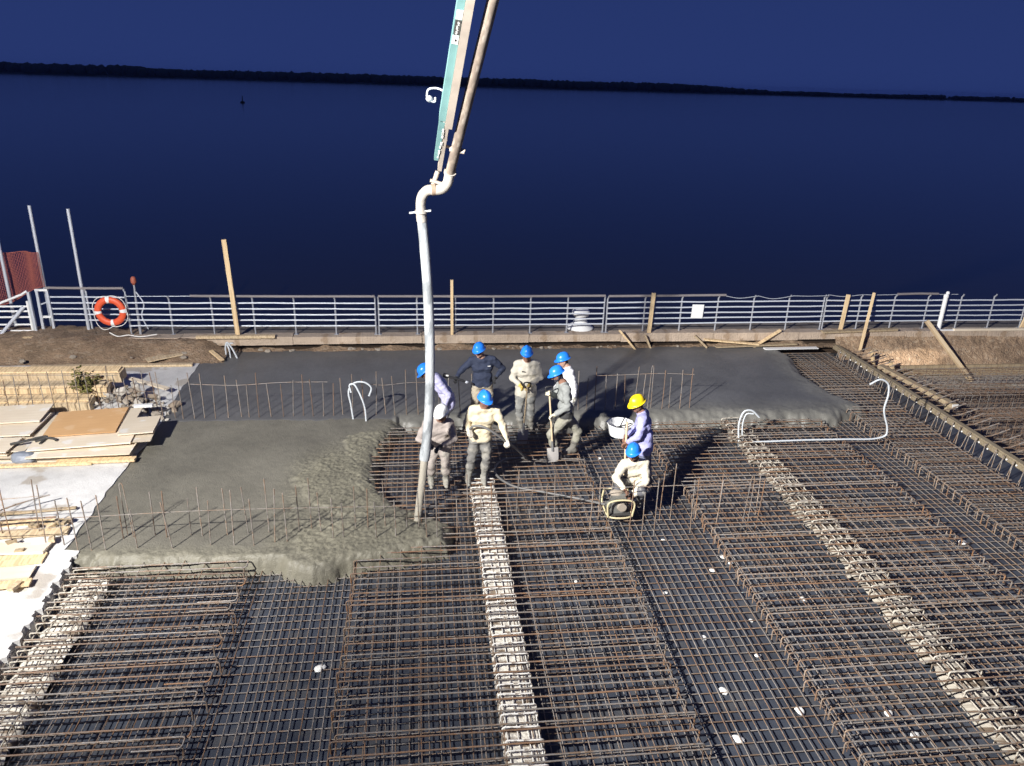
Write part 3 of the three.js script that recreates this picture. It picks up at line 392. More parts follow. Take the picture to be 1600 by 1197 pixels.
{
  const g = thing('gate', 'pale tubular gate frame with diagonal braces below the red net', 'gate', [-10.9, 0.36, -19.35]);
  for (const x of [0.05, 1.38]) mesh('post', tube([[x, 0, 0], [x, 0.85, 0]], 0.032, 8), M.white, g);
  for (const y of [0.1, 0.26, 0.45, 0.6, 0.72]) mesh('rail', tube([[0, y, 0.01], [1.38, y, 0.01]], 0.024, 8), M.white, g);
  mesh('brace', tube([[0.62, -0.05, 0.22], [1.3, 0.72, 0.05]], 0.042, 8), M.rail, g); mesh('brace', tube([[0.05, 0.45, 0.06], [0.5, 0.72, 0.05]], 0.03, 8), M.white, g);
  mesh('top_rail', tube([[0.75, 0.8, 0.02], [1.3, 1.02, 0.02], [1.42, 1.1, 0.0]], 0.03, 8), M.white, g);
  const h = thing('frame_stand', 'pair of upright grey steel frames between the gate and the pole', 'frame', [-9.45, 0.36, -19.45]);
  for (const [x, z] of [[0, 0.1], [0.12, -0.05], [0.34, -0.1]]) mesh('upright', [box(0.06, 1.08, 0.06, x, 0.54, z, 0, 0, rr(-0.02, 0.02))], M.galv, h);
  mesh('crosspiece', [box(0.3, 0.05, 0.05, 0.22, 1.08, -0.08)], M.white, h); mesh('crosspiece', [box(0.24, 0.05, 0.05, 0.22, 0.4, -0.08)], M.white, h); mesh('crosspiece', [box(0.26, 0.03, 0.03, 0.23, 0.75, -0.08, 0, 0, 0.4)], M.galv, h);
}
// timber stakes
const stake = (a, b, w, t, m, label) => { const A = V(...a), d = V(...b).sub(A), L = d.length(), g = box(w, L, t, 0, L / 2, 0, 0, 0, 0, 0.004); g.applyQuaternion(new THREE.Quaternion().setFromUnitVectors(V(0, 1, 0), d.normalize())); g.translate(...a); return mesh('timber_stake', [g], m, scene, T(label, 'stake')); };
stake([-4.57, 0.33, -19.05], [-4.68, 2.78, -19.14], 0.11, 0.05, M.woodPale, 'tallest timber stake leaning on the left part of the railing');
stake([0.79, 0.34, -19.02], [0.79, 1.8, -19.06], 0.07, 0.05, M.woodPale, 'thin timber stake just right of the pump hose on the railing');
stake([6.04, 0.34, -19.02], [6.08, 1.45, -19.05], 0.09, 0.05, M.woodPale, 'timber stake between the bollard and the paper sign');
stake([11.5, 0.34, -19.1], [11.56, 1.37, -19.12], 0.1, 0.05, M.woodPale, 'timber stake on the kerb above the end of the edge beam');
stake([11.85, -0.05, -18.55], [12.28, 1.42, -19.1], 0.06, 0.05, M.woodPale, 'slanting timber stake propped from the trench to the railing');
stake([17.0, 0.34, -19.15], [17.3, 1.75, -19.15], 0.11, 0.06, M.woodPale, 'timber stake at the right picture edge leaning on the railing');
stake([14.85, -0.74, -17.9], [13.75, 0.72, -18.75], 0.1, 0.1, M.wood, 'round timber prop leaning on the right earth bank');
{ const g = thing('marker_post', 'white marker post with a wire loop on the right railing', 'post', [14.42, 0.35, -19.1]); mesh('post', tube([[0, 0, 0], [0, 0.95, 0]], 0.06, 10), M.white, g); mesh('cap', [new THREE.SphereGeometry(0.07, 10, 8).translate(0, 0.97, 0), new THREE.SphereGeometry(0.05, 10, 8).translate(0.03, 1.06, 0)], M.white, g); }
mesh('bollard', new THREE.LatheGeometry([[0, -0.02], [0.4, -0.02], [0.34, 0.05], [0.2, 0.16], [0.15, 0.27], [0.14, 0.33], [0.21, 0.36], [0.24, 0.41], [0.24, 0.47], [0.2, 0.52], [0, 0.54]].map(([a, b]) => new THREE.Vector2(a, b)), 28).translate(4.28, 0.34, -19.58), M.white, scene, T('white mushroom mooring bollard behind the railing', 'bollard'));
mesh('paper_sign', [box(0.32, 0.38, 0.008, 7.34, 0.93, -19.085, 0, 0.02, -0.02)], M.white, scene, T('blank white paper sign tied to the railing', 'sign'));
// boards lying along the kerb and in the gap before it
const board = (x, y, z, l, w, t, ry, rz, m, label, group) => mesh('loose_board', [box(l, t, w, x, y, z, ry, 0, rz, 0.006)], m, scene, T(label, 'board', group));
board(-4.6, 0.39, -18.93, 1.9, 0.12, 0.07, 0, 0, M.wood, 'squared timber lying on the kerb at the foot of the tallest stake');
board(16.8, 0.39, -18.98, 4.0, 0.1, 0.06, 0, 0, M.plyPale, 'long pale batten on the kerb at the right edge');
board(12.0, 0.385, -18.98, 2.2, 0.16, 0.05, 0.02, 0.02, M.woodGrey, 'grey board on the kerb behind the edge beam end');
board(14.6, 0.375, -18.99, 0.9, 0.05, 0.04, 0, 0, M.white, 'short white batten on the kerb beside the marker post');
board(9.2, 0.16, -18.86, 1.1, 0.1, 0.035, 0.1, 0.55, M.woodPale, 'short pale batten sticking up out of the gap before the kerb');
board(8.3, 0.15, -18.83, 1.5, 0.12, 0.04, -0.05, -0.08, M.woodPale, 'pale broken board lying in the gap before the kerb');
board(9.0, 0.05, -18.8, 2.3, 0.1, 0.03, 0.02, 0.02, M.woodGrey, 'long grey lath lying on the back edge of the slab');
board(9.9, 0.02, -18.62, 1.5, 0.15, 0.02, 0, 0.005, M.white, 'white sheet strip at the back right corner of the slab');
board(5.42, 0.22, -18.78, 0.75, 0.11, 0.05, 0.05, -0.85, M.woodPale, 'pale board leaning on the kerb below the bollard');
board(5.98, 0.16, -18.86, 0.42, 0.1, 0.04, 0.05, -1.1, M.wood, 'short stub of board leaning on the kerb below the second stake');
board(7.45, 0.16, -18.85, 0.45, 0.12, 0.05, -0.3, -0.7, M.woodGrey, 'grey stub of board leaning on the kerb left of the paper sign');
board(12.12, -0.22, -18.3, 0.5, 0.1, 0.04, 0.2, -1.25, M.woodPale, 'pale stub standing in the trench corner');
board(12.5, -0.42, -17.95, 0.62, 0.1, 0.05, 0.2, -1.2, M.woodPale, 'second pale stub standing in the trench beside the first');
board(-6.15, 0.12, -18.25, 0.8, 0.28, 0.02, 0.5, 0.05, M.wood, 'scrap of plywood on the earth bank below the railing');
board(-4.95, 0.12, -18.3, 0.6, 0.1, 0.03, -0.9, -0.15, M.woodPale, 'pale offcut on the earth by the white hoop pipes');
board(-5.6, 0.1, -18.5, 0.5, 0.1, 0.03, -0.4, 0.06, M.woodPale, 'small pale offcut higher on the left earth bank');
board(-7.2, 0.05, -17.86, 3.6, 0.14, 0.05, 0.008, 0, M.wood, 'long low timber at the foot of the left earth bank');
board(-10.0, 0.4, -18.9, 1.3, 0.14, 0.05, 0.03, 0.02, M.woodPale, 'timber baulk under the gate frame');
{ const G = []; for (let i = 0; i < 46; i++) { const x = rr(-12, 9), l = x < -4.8, r = rr(0.02, 0.07); const q = rock(r, 1.3, 0.8, 1, 0); q.translate(x, l ? rr(0.1, 0.18) : 0.02, l ? rr(-18.6, -18.0) : rr(-18.98, -18.86)); G.push(q); } mesh('gravel', G, M.stone, scene, { kind: 'stuff', label: 'crumbs of broken concrete along the foot of the kerb', category: 'rubble' }); }

// white plastic hoops
const pipeT = (pts, r, label, n = 40) => mesh('plastic_pipe', tube(smooth(pts, n), r, 10), M.plastic, scene, T(label, 'pipe'));
pipeT([[-1.4, -0.1, -14.62], [-1.44, 0.3, -14.62], [-1.47, 0.62, -14.62], [-1.35, 0.79, -14.6], [-1.15, 0.8, -14.6], [-1.02, 0.68, -14.6], [-1.07, 0.5, -14.6]], 0.019, 'tall white plastic pipe hook standing in the slab left of the hose');
pipeT([[-1.14, -0.1, -14.5], [-1.16, 0.3, -14.5], [-1.26, 0.62, -14.52], [-1.36, 0.78, -14.56], [-1.44, 0.76, -14.57], [-1.42, 0.6, -14.56]], 0.019, 'second white plastic pipe crossing the tall hook');
pipeT([[-4.76, -0.05, -18.5], [-4.77, 0.25, -18.5], [-4.72, 0.38, -18.5], [-4.62, 0.25, -18.48], [-4.48, -0.05, -18.42]], 0.021, 'white plastic hoop at the back left corner of the slab');
pipeT([[-4.66, -0.05, -18.45], [-4.68, 0.22, -18.47], [-4.72, 0.33, -18.52], [-4.58, 0.36, -18.52]], 0.019, 'short bent white pipe inside the corner hoop');
pipeT([[6.36, -0.25, -13.4], [6.3, 0.3, -13.4], [6.38, 0.52, -13.4], [6.52, 0.53, -13.4], [6.7, 0.38, -13.4]], 0.019, 'small white pipe hook over the beige strip');
pipeT([[6.46, -0.25, -13.45], [6.4, 0.25, -13.45], [6.45, 0.44, -13.44], [6.58, 0.45, -13.42]], 0.015, 'thinner white pipe hook inside the small hook');
pipeT([[6.5, -0.02, -13.1], [7.6, -0.005, -13.1], [8.4, -0.01, -13.1], [9.12, -0.01, -13.1], [9.3, 0.06, -13.1], [9.3, 0.2, -13.1], [9.14, 0.62, -13.1], [9.16, 0.95, -13.1], [9.1, 1.18, -13.1], [8.92, 1.27, -13.1], [8.72, 1.17, -13.1]], 0.019, 'long white pipe lying on the bars and rising into a crook', 60);
pipeT([[14.2, -0.7, -14.3], [14.23, -0.2, -14.3], [14.3, 0.16, -14.3], [14.22, 0.27, -14.3], [13.9, 0.28, -14.3]], 0.022, 'pale pipe rising from the right trench cages');

// ---------------------------------------------------------------- concrete pump boom and end hose
{
  const g = thing('pump_boom', 'turquoise concrete pump boom tip with steel pipe and hanging end hose', 'pump boom', [-0.1, -0.05, -10.75]);
  const B = (pts) => pts.map(([x, y, z]) => [x + 0.1, y + 0.05, z + 10.75]);
  const a0 = V(0.27, 5.32, -11.2), a1 = V(0.54, 7.31, -9.2), dir = a1.clone().sub(a0).normalize(), q = new THREE.Quaternion();
  const X = V(1, 0.02, 0.12), Z = X.clone().cross(dir).normalize(), Xx = dir.clone().cross(Z).normalize(); q.setFromRotationMatrix(new THREE.Matrix4().makeBasis(Xx, dir, Z));
  const along = (w, d, s, e, ox, oz, tap = 0) => { const L = e - s, b = box(w, L, d, 0, s + L / 2, 0); if (tap) { const p = b.attributes.position; for (let i = 0; i < p.count; i++) { const k = 1 - tap * (1 - (p.getY(i) - s) / L); p.setX(i, p.getX(i) * k); p.setZ(i, p.getZ(i) * k); } } b.translate(ox, 0, oz); b.applyQuaternion(q); b.translate(a0.x + 0.1, a0.y + 0.05, a0.z + 10.75); return b; };
  const arm = mesh('boom_arm', [along(0.085, 0.16, 1.05, 9.5, -0.055, 0), along(0.075, 0.13, 0.25, 1.04, -0.05, 0, 0.25)], M.teal, g);
  mesh('side_rail', [along(0.095, 0.18, 0.95, 9.5, 0.038, 0.012), along(0.055, 0.12, 0.05, 0.94, 0.02, 0.0)], M.cream, g);
  mesh('sticker', [along(0.07, 0.004, 2.3, 2.42, -0.055, 0.084)], M.foam, arm); mesh('sticker', [along(0.07, 0.004, 2.43, 2.63, -0.052, 0.084)], M.dark, arm); mesh('sticker', [along(0.07, 0.004, 2.64, 2.76, -0.052, 0.084)], M.foam, arm);
  { const bits = []; for (let i = 0; i < 16; i++) bits.push(along(rr(0.01, 0.03), 0.003, 2.44 + i * 0.011, 2.443 + i * 0.011, -0.052 + rr(-0.01, 0.01), 0.087)); bits.push(along(0.02, 0.003, 2.34, 2.37, -0.05, 0.0875)); mesh('sticker_print', bits.slice(0, 16), M.foam, arm); mesh('sticker_print', [bits[16]], M.black, arm); }
  { const wear = []; for (let i = 0; i < 13; i++) { const s = rr(0.3, 1.05); wear.push(along(rr(0.012, 0.03), 0.004, s, s + rr(0.03, 0.09), -0.02 + rr(-0.015, 0.012), 0.069)); } for (const q of wear) mesh('cement_spatter', [q], M.foam, arm); }
  const pd = V(0.83, 7.32, -9.2).sub(V(0.45, 5.34, -11.1)).normalize(), pe = V(0.83, 7.32, -9.2).addScaledVector(pd, 6.5);
  mesh('delivery_pipe', tube(B([[0.42, 5.2, -11.14], [0.45, 5.34, -11.1], [0.83, 7.32, -9.2], [pe.x, pe.y, pe.z]]), 0.068, 16), M.pipe, g);
  mesh('elbow', tube(smooth(B([[0.43, 5.26, -11.12], [0.4, 5.14, -11.14], [0.32, 5.06, -11.17], [0.2, 5.04, -11.2]]), 12), 0.072, 16), M.elbow, g);
  mesh('elbow', tube(smooth(B([[0.22, 5.045, -11.2], [0.12, 5.03, -11.23], [0.05, 4.95, -11.27], [0.025, 4.84, -11.3], [0.03, 4.68, -11.33], [0.04, 4.58, -11.35]]), 18), [...Array(15).fill(0.073), 0.076, 0.079, 0.08, 0.08], 16), M.elbow, g);
  const ring = (at, d, r, w, m = M.elbow) => { const A = V(...at), D = V(...d).normalize(); return mesh('coupling', tube(B([A.clone().addScaledVector(D, -w).toArray(), A.clone().addScaledVector(D, w).toArray()]), r, 16), m, g); };
  ring([0.44, 5.3, -11.12], [0.2, 1, 0.95], 0.088, 0.02); ring([0.21, 5.05, -11.2], [1, 0.1, 0], 0.085, 0.03, M.rust2 = mat([0.28, 0.2, 0.14], 0.8, { map: tConc })); ring([0.032, 4.72, -11.32], [-0.05, 1, 0.1], 0.095, 0.018);
  mesh('clamp_lever', tube(B([[-0.14, 4.7, -11.3], [0.17, 4.74, -11.27]]), 0.016, 8), M.galv, g);
  mesh('bracket', [tube(B([[0.27, 5.3, -11.2], [0.2, 5.1, -11.2]]), 0.035, 8), tube(B([[0.16, 5.18, -11.16], [0.34, 5.13, -11.16]]), 0.025, 8)], M.cream, g);
  mesh('pipe_clamp', [tube(B([[0.36, 5.67, -10.84], [0.63, 5.62, -10.8]]), 0.02, 8), tube(B([[0.42, 5.63, -10.83], [0.62, 5.6, -10.81]]), 0.03, 8)], M.cream, g);
  mesh('cable', tube(smooth(B([[0.42, 6.3, -10.25], [0.36, 5.95, -10.52], [0.38, 5.75, -10.7]]), 12), 0.011, 6), M.galv, g);
  const hk = mesh('hook_arm', tube(smooth(B([[0.4, 6.25, -10.36], [0.34, 6.36, -10.4], [0.24, 6.4, -10.45], [0.14, 6.38, -10.48], [0.12, 6.3, -10.5]]), 16), 0.013, 8), M.galv, g);
  mesh('hook_shackle', [rock(0.045, 1, 0.9, 1, 1).translate(0.25, 6.32, 0.25), tube(smooth(B([[0.16, 6.25, -10.5], [0.22, 6.24, -10.5], [0.23, 6.29, -10.5]]), 8), 0.016, 6)], M.galv, hk);
  const H = [[0.04, 4.6, -11.35], [0.08, 4.06, -11.36], [0.115, 3.39, -11.33], [0.13, 2.48, -11.27], [0.105, 1.64, -11.2], [0.05, 1.05, -11.16], [0.015, 0.8, -11.12]], hp = smooth(B(H), 48);
  mesh('end_hose', tube(hp, hp.map((p, i) => 0.073 + 0.006 * vnoise(i * 0.4, 2) + (i < 6 ? -0.004 : 0) + (i > 40 ? 0.012 * Math.sin((i - 40) / 8 * Math.PI) : 0)), 18), M.hose, g);
  mesh('hose_end', tube(smooth(B([[0.02, 0.82, -11.12], [-0.02, 0.5, -10.98], [-0.07, 0.2, -10.84], [-0.11, -0.08, -10.72]]), 14), [...Array(15)].map((_, i) => 0.064 - i * 0.0004), 16), M.hoseDirty, g);
}

// ---------------------------------------------------------------- timber, plywood and rubble on the old slab
{
  for (const [i, [y, z, label]] of [[0.13, -15.35, 'nearest of the three squared pale timbers behind the starter bars'], [0.26, -15.85, 'middle of the three squared pale timbers behind the starter bars'], [0.4, -16.38, 'farthest of the three squared pale timbers behind the starter bars']].entries()) {
    const g = thing('squared_timber', label, 'timber', [-9.3 + i * 0.15, y, z]); g.rotation.set(0.12, 0.02 - i * 0.014, rr(-0.01, 0.01));
    mesh('beam', [box(5.2, 0.2, 0.33, 0, 0, 0, 0, 0, 0, 0.02)], i === 1 ? M.woodPale : M.wood, g); mesh('top_board', [box(5.0, 0.03, 0.24, 0.05, 0.118, -0.02, 0.004, 0, 0, 0.012)], i === 1 ? M.wood : M.woodPale, g);
    mesh('packing_block', [box(0.1, y, 0.1, -2.2, -y * 0.5 - 0.08, 0)], M.woodGrey, g); mesh('packing_block', [box(0.1, y, 0.1, 2.2, -y * 0.5 - 0.08, 0)], M.woodGrey, g);
  }
  const sheet = (x, y, z, w, d, ry, m, label, rx = 0, rz = 0, t = 0.02, group) => mesh('plywood_sheet', [box(w, t, d, x, y, z, ry, rx, rz, 0.008)], m, scene, T(label, 'plywood', group));
  // right pile
  for (let i = 0; i < 5; i++) sheet(-6.15 + rr(-0.12, 0.12), 0.026 + i * 0.034, -13.55 + rr(-0.1, 0.1), 1.75 + rr(-0.15, 0.2), 1.2, rr(-0.05, 0.06), i % 2 ? M.ply : M.plyPale, `${['lowest', 'second lowest', 'third lowest', 'fourth', 'fifth'][i]} sheet from the slab up in the right plywood pile`, 0, rr(-0.004, 0.004), 0.02);
  sheet(-5.62, 0.215, -13.75, 1.25, 1.0, 0.1, M.ply, 'plywood sheet jutting right over the fresh concrete');
  sheet(-6.15, 0.235, -13.55, 1.7, 0.9, 0.12, M.plyPale, 'long pale plywood sheet under the orange sheet', 0, 0.012);
  sheet(-6.3, 0.3, -14.05, 1.25, 1.0, 0.09, M.plyOrange, 'orange brown plywood sheet on top of the right pile', 0.06, 0.02);
  sheet(-5.75, 0.272, -14.15, 0.6, 1.02, 0.06, M.ply, 'narrow grey plywood sheet beside the orange sheet', 0.05, 0.01);
  sheet(-5.28, 0.3, -13.85, 0.6, 0.72, 0.1, M.ply, 'small square of plywood overhanging at the right corner of the pile', 0.02, 0.03);
  sheet(-5.75, 0.06, -12.9, 1.3, 0.14, 0.04, M.woodPale, 'pale batten at the front foot of the right pile', 0, 0, 0.05);
  sheet(-6.6, 0.05, -12.82, 1.6, 0.1, 0.02, M.woodPale, 'second pale batten at the front foot of the right pile', 0, 0, 0.04);
  sheet(-5.5, 0.32, -14.75, 0.35, 0.1, 0.1, M.white, 'white block of foam board behind the plywood pile', 0, 0, 0.05);
  // left pile
  for (let i = 0; i < 5; i++) sheet(-8.1 + rr(-0.15, 0.15), 0.026 + i * 0.036, -13.9 + rr(-0.12, 0.12), 2.0, 1.6, rr(-0.05, 0.05), i % 2 ? M.plyPale : M.ply, `${['lowest', 'second lowest', 'third lowest', 'fourth', 'fifth'][i]} sheet from the slab up in the left plywood pile`, 0, rr(-0.004, 0.004), 0.02);
  sheet(-8.2, 0.24, -14.1, 2.1, 1.0, 0.03, M.plyPale, 'second sheet from the top of the left plywood pile', 0, 0.008);
  sheet(-8.3, 0.3, -14.45, 2.2, 0.75, 0.06, M.plyPale, 'top sheet of the left plywood pile', 0.05, 0.012);
  sheet(-8.2, 0.22, -13.3, 1.9, 0.6, -0.02, M.plyPale, 'front sheet of the left plywood pile');
  { const g = thing('crumpled_bag', 'crumpled grey plastic bag on the old slab before the plywood', 'bag', [-6.98, 0.012, -13.0]); mesh('bag', [rock(0.2, 1.2, 0.6, 0.8, 2).translate(0, 0.08, 0)], M.bag, g); }
  for (const [x, z, l, ry, label] of [[-7.05, -13.35, 0.5, 0.9, 'dark bent clamp on the left plywood pile'], [-6.75, -13.45, 0.35, -0.4, 'small dark clamp at the gap between the plywood piles']]) mesh('steel_clamp', tube(smooth([[x - l / 2, 0.25, z + 0.1], [x, 0.27, z], [x + l / 2, 0.26, z - ry * 0.2], [x + l / 2, 0.25, z + 0.1]], 10), 0.025, 6), M.dark, scene, T(label, 'clamp'));
  // boards lying under the front starter bars
  const lb = [[-6.5, -10.9, 2.2, 0.14, 0.03, M.woodPale], [-6.2, -10.55, 1.8, 0.2, 0.06, M.wood], [-6.6, -10.15, 2.4, 0.28, -0.02, M.plyPale], [-6.1, -9.85, 1.5, 0.24, 0.1, M.woodPale], [-6.3, -9.5, 1.9, 0.3, 0.06, M.plyPale], [-5.9, -9.2, 1.3, 0.16, 0.14, M.woodPale], [-6.6, -9.0, 1.6, 0.34, 0.1, M.plyPale], [-6.1, -11.2, 1.3, 0.06, 0.12, M.woodGrey]];
  lb.forEach(([x, z, l, w, ry, m], i) => mesh('loose_board', [box(l, 0.03, w, x, 0.03 + (i % 3) * 0.022, z, ry, 0, rr(-0.01, 0.01), 0.012)], m, scene, T(['thin pale board farthest but one among the loose boards on the old slab', 'brown board just behind the starter bar line on the old slab', 'wide plywood board right under the starter bars on the old slab', 'pale board just in front of the starter bars on the old slab', 'plywood board two boards in front of the starter bar line', 'narrow pale board nearest the castellated slab edge', 'widest plywood board, nearest the camera among the loose boards', 'grey batten farthest back among the loose boards'][i], 'board', 'loose boards under the starter bars')));
  for (let i = 0; i < 9; i++) mesh('timber_offcut', [box(rr(0.08, 0.2), 0.05, rr(0.05, 0.09), rr(-6.4, -5.15), 0.09, rr(-11, -9.1), rr(0, 3), 0, rr(-0.1, 0.1), 0.01)], i % 2 ? M.wood : M.woodGrey, scene, T('small timber offcut among the loose boards on the old slab', 'offcut', 'offcuts among the loose boards'));
  mesh('bent_rod', tube(smooth([[-6.6, 0.1, -11.1], [-6.3, 0.16, -11.25], [-5.9, 0.2, -11.45]], 8), 0.012, 6), M.bar[0], scene, T('bent thin rod lying across the old slab by the loose boards', 'rod'));
  mesh('bent_rod', tube(smooth([[-7, 0.12, -10.6], [-6.2, 0.2, -10.7], [-5.5, 0.22, -10.72]], 8), 0.016, 6), M.bar[2], scene, T('thick rusty rod resting on the loose boards', 'rod'));
  // rubble and weeds
  const spots = []; for (let i = 0; i < 150; i++) { const t = rnd(); spots.push([-7.0 + 1.8 * t + rr(-0.3, 0.3), -16.1 + 1.1 * t + rr(-0.4, 0.4), 0.025 + 0.09 * Math.pow(rnd(), 2)]); }
  const gs = [0, 1, 2, 3].map(() => rock(1, 1.4, 0.55, 1, 0)), stoneM = [M.stone, mat([0.5, 0.46, 0.4], 0.9, { map: tConc }), mat([0.3, 0.24, 0.18], 0.9, { map: tConc })];
  spots.forEach(([x, z, r], i) => { const o = mesh('rubble_stone', gs[i % 4], stoneM[i % 3], scene, T('lump of broken concrete in the rubble heap behind the plywood', 'rubble', 'lumps in the rubble heap')); o.scale.setScalar(r); o.position.set(x, 0.012 + r * 0.45 + 0.3 * Math.max(0, 1 - Math.abs(x + 6.1) / 0.8) * rnd(), z); o.rotation.set(rr(0, 6), rr(0, 6), 0); });
  mesh('rubble_board', [box(1.3, 0.03, 0.12, -6.0, 0.2, -16.35, -0.5, 0, -0.06, 0.01)], M.plyPale, scene, T('pale lath lying across the rubble heap', 'board'));
  const w = thing('weed', 'dry yellow green weed growing by the rubble heap', 'weed', [-6.95, 0.012, -15.75]); const st = [], lf = [];
  for (let i = 0; i < 22; i++) { const a = rr(0, 6.28), h = rr(0.35, 0.8), sp = rr(0.05, 0.3), p = smooth([[rr(-0.1, 0.1), 0, rr(-0.1, 0.1)], [Math.cos(a) * sp * 0.4, h * 0.6, Math.sin(a) * sp * 0.4], [Math.cos(a) * sp, h, Math.sin(a) * sp]], 8); st.push(tube(p, 0.006, 4));
    for (let k = 2; k < 9; k++) for (let s = 0; s < 3; s++) { const q = new THREE.PlaneGeometry(rr(0.04, 0.075), rr(0.025, 0.045)); q.rotateX(rr(-1.5, 0.2)); q.rotateY(rr(0, 6.28)); q.translate(p[k].x + rr(-0.06, 0.06), p[k].y + rr(-0.03, 0.03), p[k].z + rr(-0.06, 0.06)); lf.push(q); } }
  mesh('stem', st, M.woodGrey, w); mesh('leaf', lf, M.leaf, w, { kind: 'stuff' });
}

// ---------------------------------------------------------------- people
// blended round cones on a grid, meshed with surface nets
function nets(bones, cell, k, carve = [], wrinkle = 0) {
  let lo = [1e9, 1e9, 1e9], hi = [-1e9, -1e9, -1e9]; const pad = 0.03 + cell * 2;
  for (const b of bones) for (let i = 0; i < 3; i++) { lo[i] = Math.min(lo[i], b.a[i] - b.ra - pad, b.b[i] - b.rb - pad); hi[i] = Math.max(hi[i], b.a[i] + b.ra + pad, b.b[i] + b.rb + pad); }
  const n = [0, 1, 2].map((i) => Math.ceil((hi[i] - lo[i]) / cell) + 1), F = new Float32Array(n[0] * n[1] * n[2]).fill(1);
  const dist = (b, x, y, z) => { const bx = b.b[0] - b.a[0], by = b.b[1] - b.a[1], bz = b.b[2] - b.a[2], px = x - b.a[0], py = y - b.a[1], pz = z - b.a[2], L = bx * bx + by * by + bz * bz, t = L > 1e-9 ? clamp((px * bx + py * by + pz * bz) / L) : 0; return Math.hypot(px - bx * t, py - by * t, pz - bz * t) - (b.ra + (b.rb - b.ra) * t); };
  for (const b of bones) {
    const m = 0.035 + 2 * cell, l = [0, 1, 2].map((i) => Math.max(0, Math.floor((Math.min(b.a[i] - b.ra, b.b[i] - b.rb) - m - lo[i]) / cell))), h = [0, 1, 2].map((i) => Math.min(n[i] - 1, Math.ceil((Math.max(b.a[i] + b.ra, b.b[i] + b.rb) + m - lo[i]) / cell)));
    for (let z = l[2]; z <= h[2]; z++) for (let y = l[1]; y <= h[1]; y++) for (let x = l[0]; x <= h[0]; x++) { const o = (z * n[1] + y) * n[0] + x, d = dist(b, lo[0] + x * cell, lo[1] + y * cell, lo[2] + z * cell), f = F[o], q = Math.max(k - Math.abs(f - d), 0) / k; F[o] = Math.min(f, d) - q * q * k / 4; }
  }
  for (const c of carve) for (let z = 0; z < n[2]; z++) for (let y = 0; y < n[1]; y++) for (let x = 0; x < n[0]; x++) { const o = (z * n[1] + y) * n[0] + x, d = -(Math.hypot(lo[0] + x * cell - c[0], lo[1] + y * cell - c[1], lo[2] + z * cell - c[2]) - c[3]), kk = 0.01, f = F[o], q = Math.max(kk - Math.abs(f - d), 0) / kk; F[o] = Math.max(f, d) + q * q * kk / 4; }
  if (wrinkle) for (let z = 0; z < n[2]; z++) for (let y = 0; y < n[1]; y++) for (let x = 0; x < n[0]; x++) { const o = (z * n[1] + y) * n[0] + x; if (Math.abs(F[o]) < 0.06) { const X = lo[0] + x * cell, Y = lo[1] + y * cell, Z = lo[2] + z * cell; F[o] += wrinkle * (vnoise(X * 13 + 3, Y * 20, Z * 13) + 0.6 * vnoise(X * 26, Y * 34, Z * 26 + 9) - 0.8); } }
  const id = new Int32Array(F.length).fill(-1), pos = [], idx = [], sx = 1, sy = n[0], sz = n[0] * n[1], co = [0, 1, sy, sy + 1, sz, sz + 1, sz + sy, sz + sy + 1], ed = [[0, 1], [2, 3], [4, 5], [6, 7], [0, 2], [1, 3], [4, 6], [5, 7], [0, 4], [1, 5], [2, 6], [3, 7]];
  for (let z = 0; z < n[2] - 1; z++) for (let y = 0; y < n[1] - 1; y++) for (let x = 0; x < n[0] - 1; x++) {
    const o = z * sz + y * sy + x; let neg = 0; for (const c of co) if (F[o + c] < 0) neg++; if (!neg || neg === 8) continue;
    let c = 0, X = 0, Y = 0, Z = 0; for (const [a, b] of ed) { const fa = F[o + co[a]], fb = F[o + co[b]]; if ((fa < 0) === (fb < 0)) continue; const t = fa / (fa - fb), u = (i) => [i & 1, i >> 1 & 1, i >> 2 & 1], A = u(a), B = u(b); X += A[0] + (B[0] - A[0]) * t; Y += A[1] + (B[1] - A[1]) * t; Z += A[2] + (B[2] - A[2]) * t; c++; }
    id[o] = pos.length / 3; pos.push(lo[0] + (x + X / c) * cell, lo[1] + (y + Y / c) * cell, lo[2] + (z + Z / c) * cell);
  }
  const quad = (a, b, c, d, flip) => flip ? idx.push(a, c, b, a, d, c) : idx.push(a, b, c, a, c, d);
  for (let z = 1; z < n[2] - 1; z++) for (let y = 1; y < n[1] - 1; y++) for (let x = 1; x < n[0] - 1; x++) {
    const o = z * sz + y * sy + x, s = F[o] < 0;
    if (s !== F[o + 1] < 0) quad(id[o - sy - sz], id[o - sz], id[o], id[o - sy], !s);
    if (s !== F[o + sy] < 0) quad(id[o - sx - sz], id[o - sx], id[o], id[o - sz], !s);
    if (s !== F[o + sz] < 0) quad(id[o - sx - sy], id[o - sy], id[o], id[o - sx], !s);
  }
  const g = new THREE.BufferGeometry(); g.setAttribute('position', new THREE.Float32BufferAttribute(pos, 3)); g.setIndex(idx); g.computeVertexNormals();
  return { g, dist };
}
const lerpV = (a, b, t) => [a[0] + (b[0] - a[0]) * t, a[1] + (b[1] - a[1]) * t, a[2] + (b[2] - a[2]) * t];
const addV = (a, d, s = 1) => [a[0] + d[0] * s, a[1] + d[1] * s, a[2] + d[2] * s];
const subV = (a, b) => [a[0] - b[0], a[1] - b[1], a[2] - b[2]];
const norm = (a) => { const l = Math.hypot(...a) || 1; return [a[0] / l, a[1] / l, a[2] / l]; };
const cross = (a, b) => [a[1] * b[2] - a[2] * b[1], a[2] * b[0] - a[0] * b[2], a[0] * b[1] - a[1] * b[0]];
const cloth = mat(W1, 0.85, { vertexColors: true });
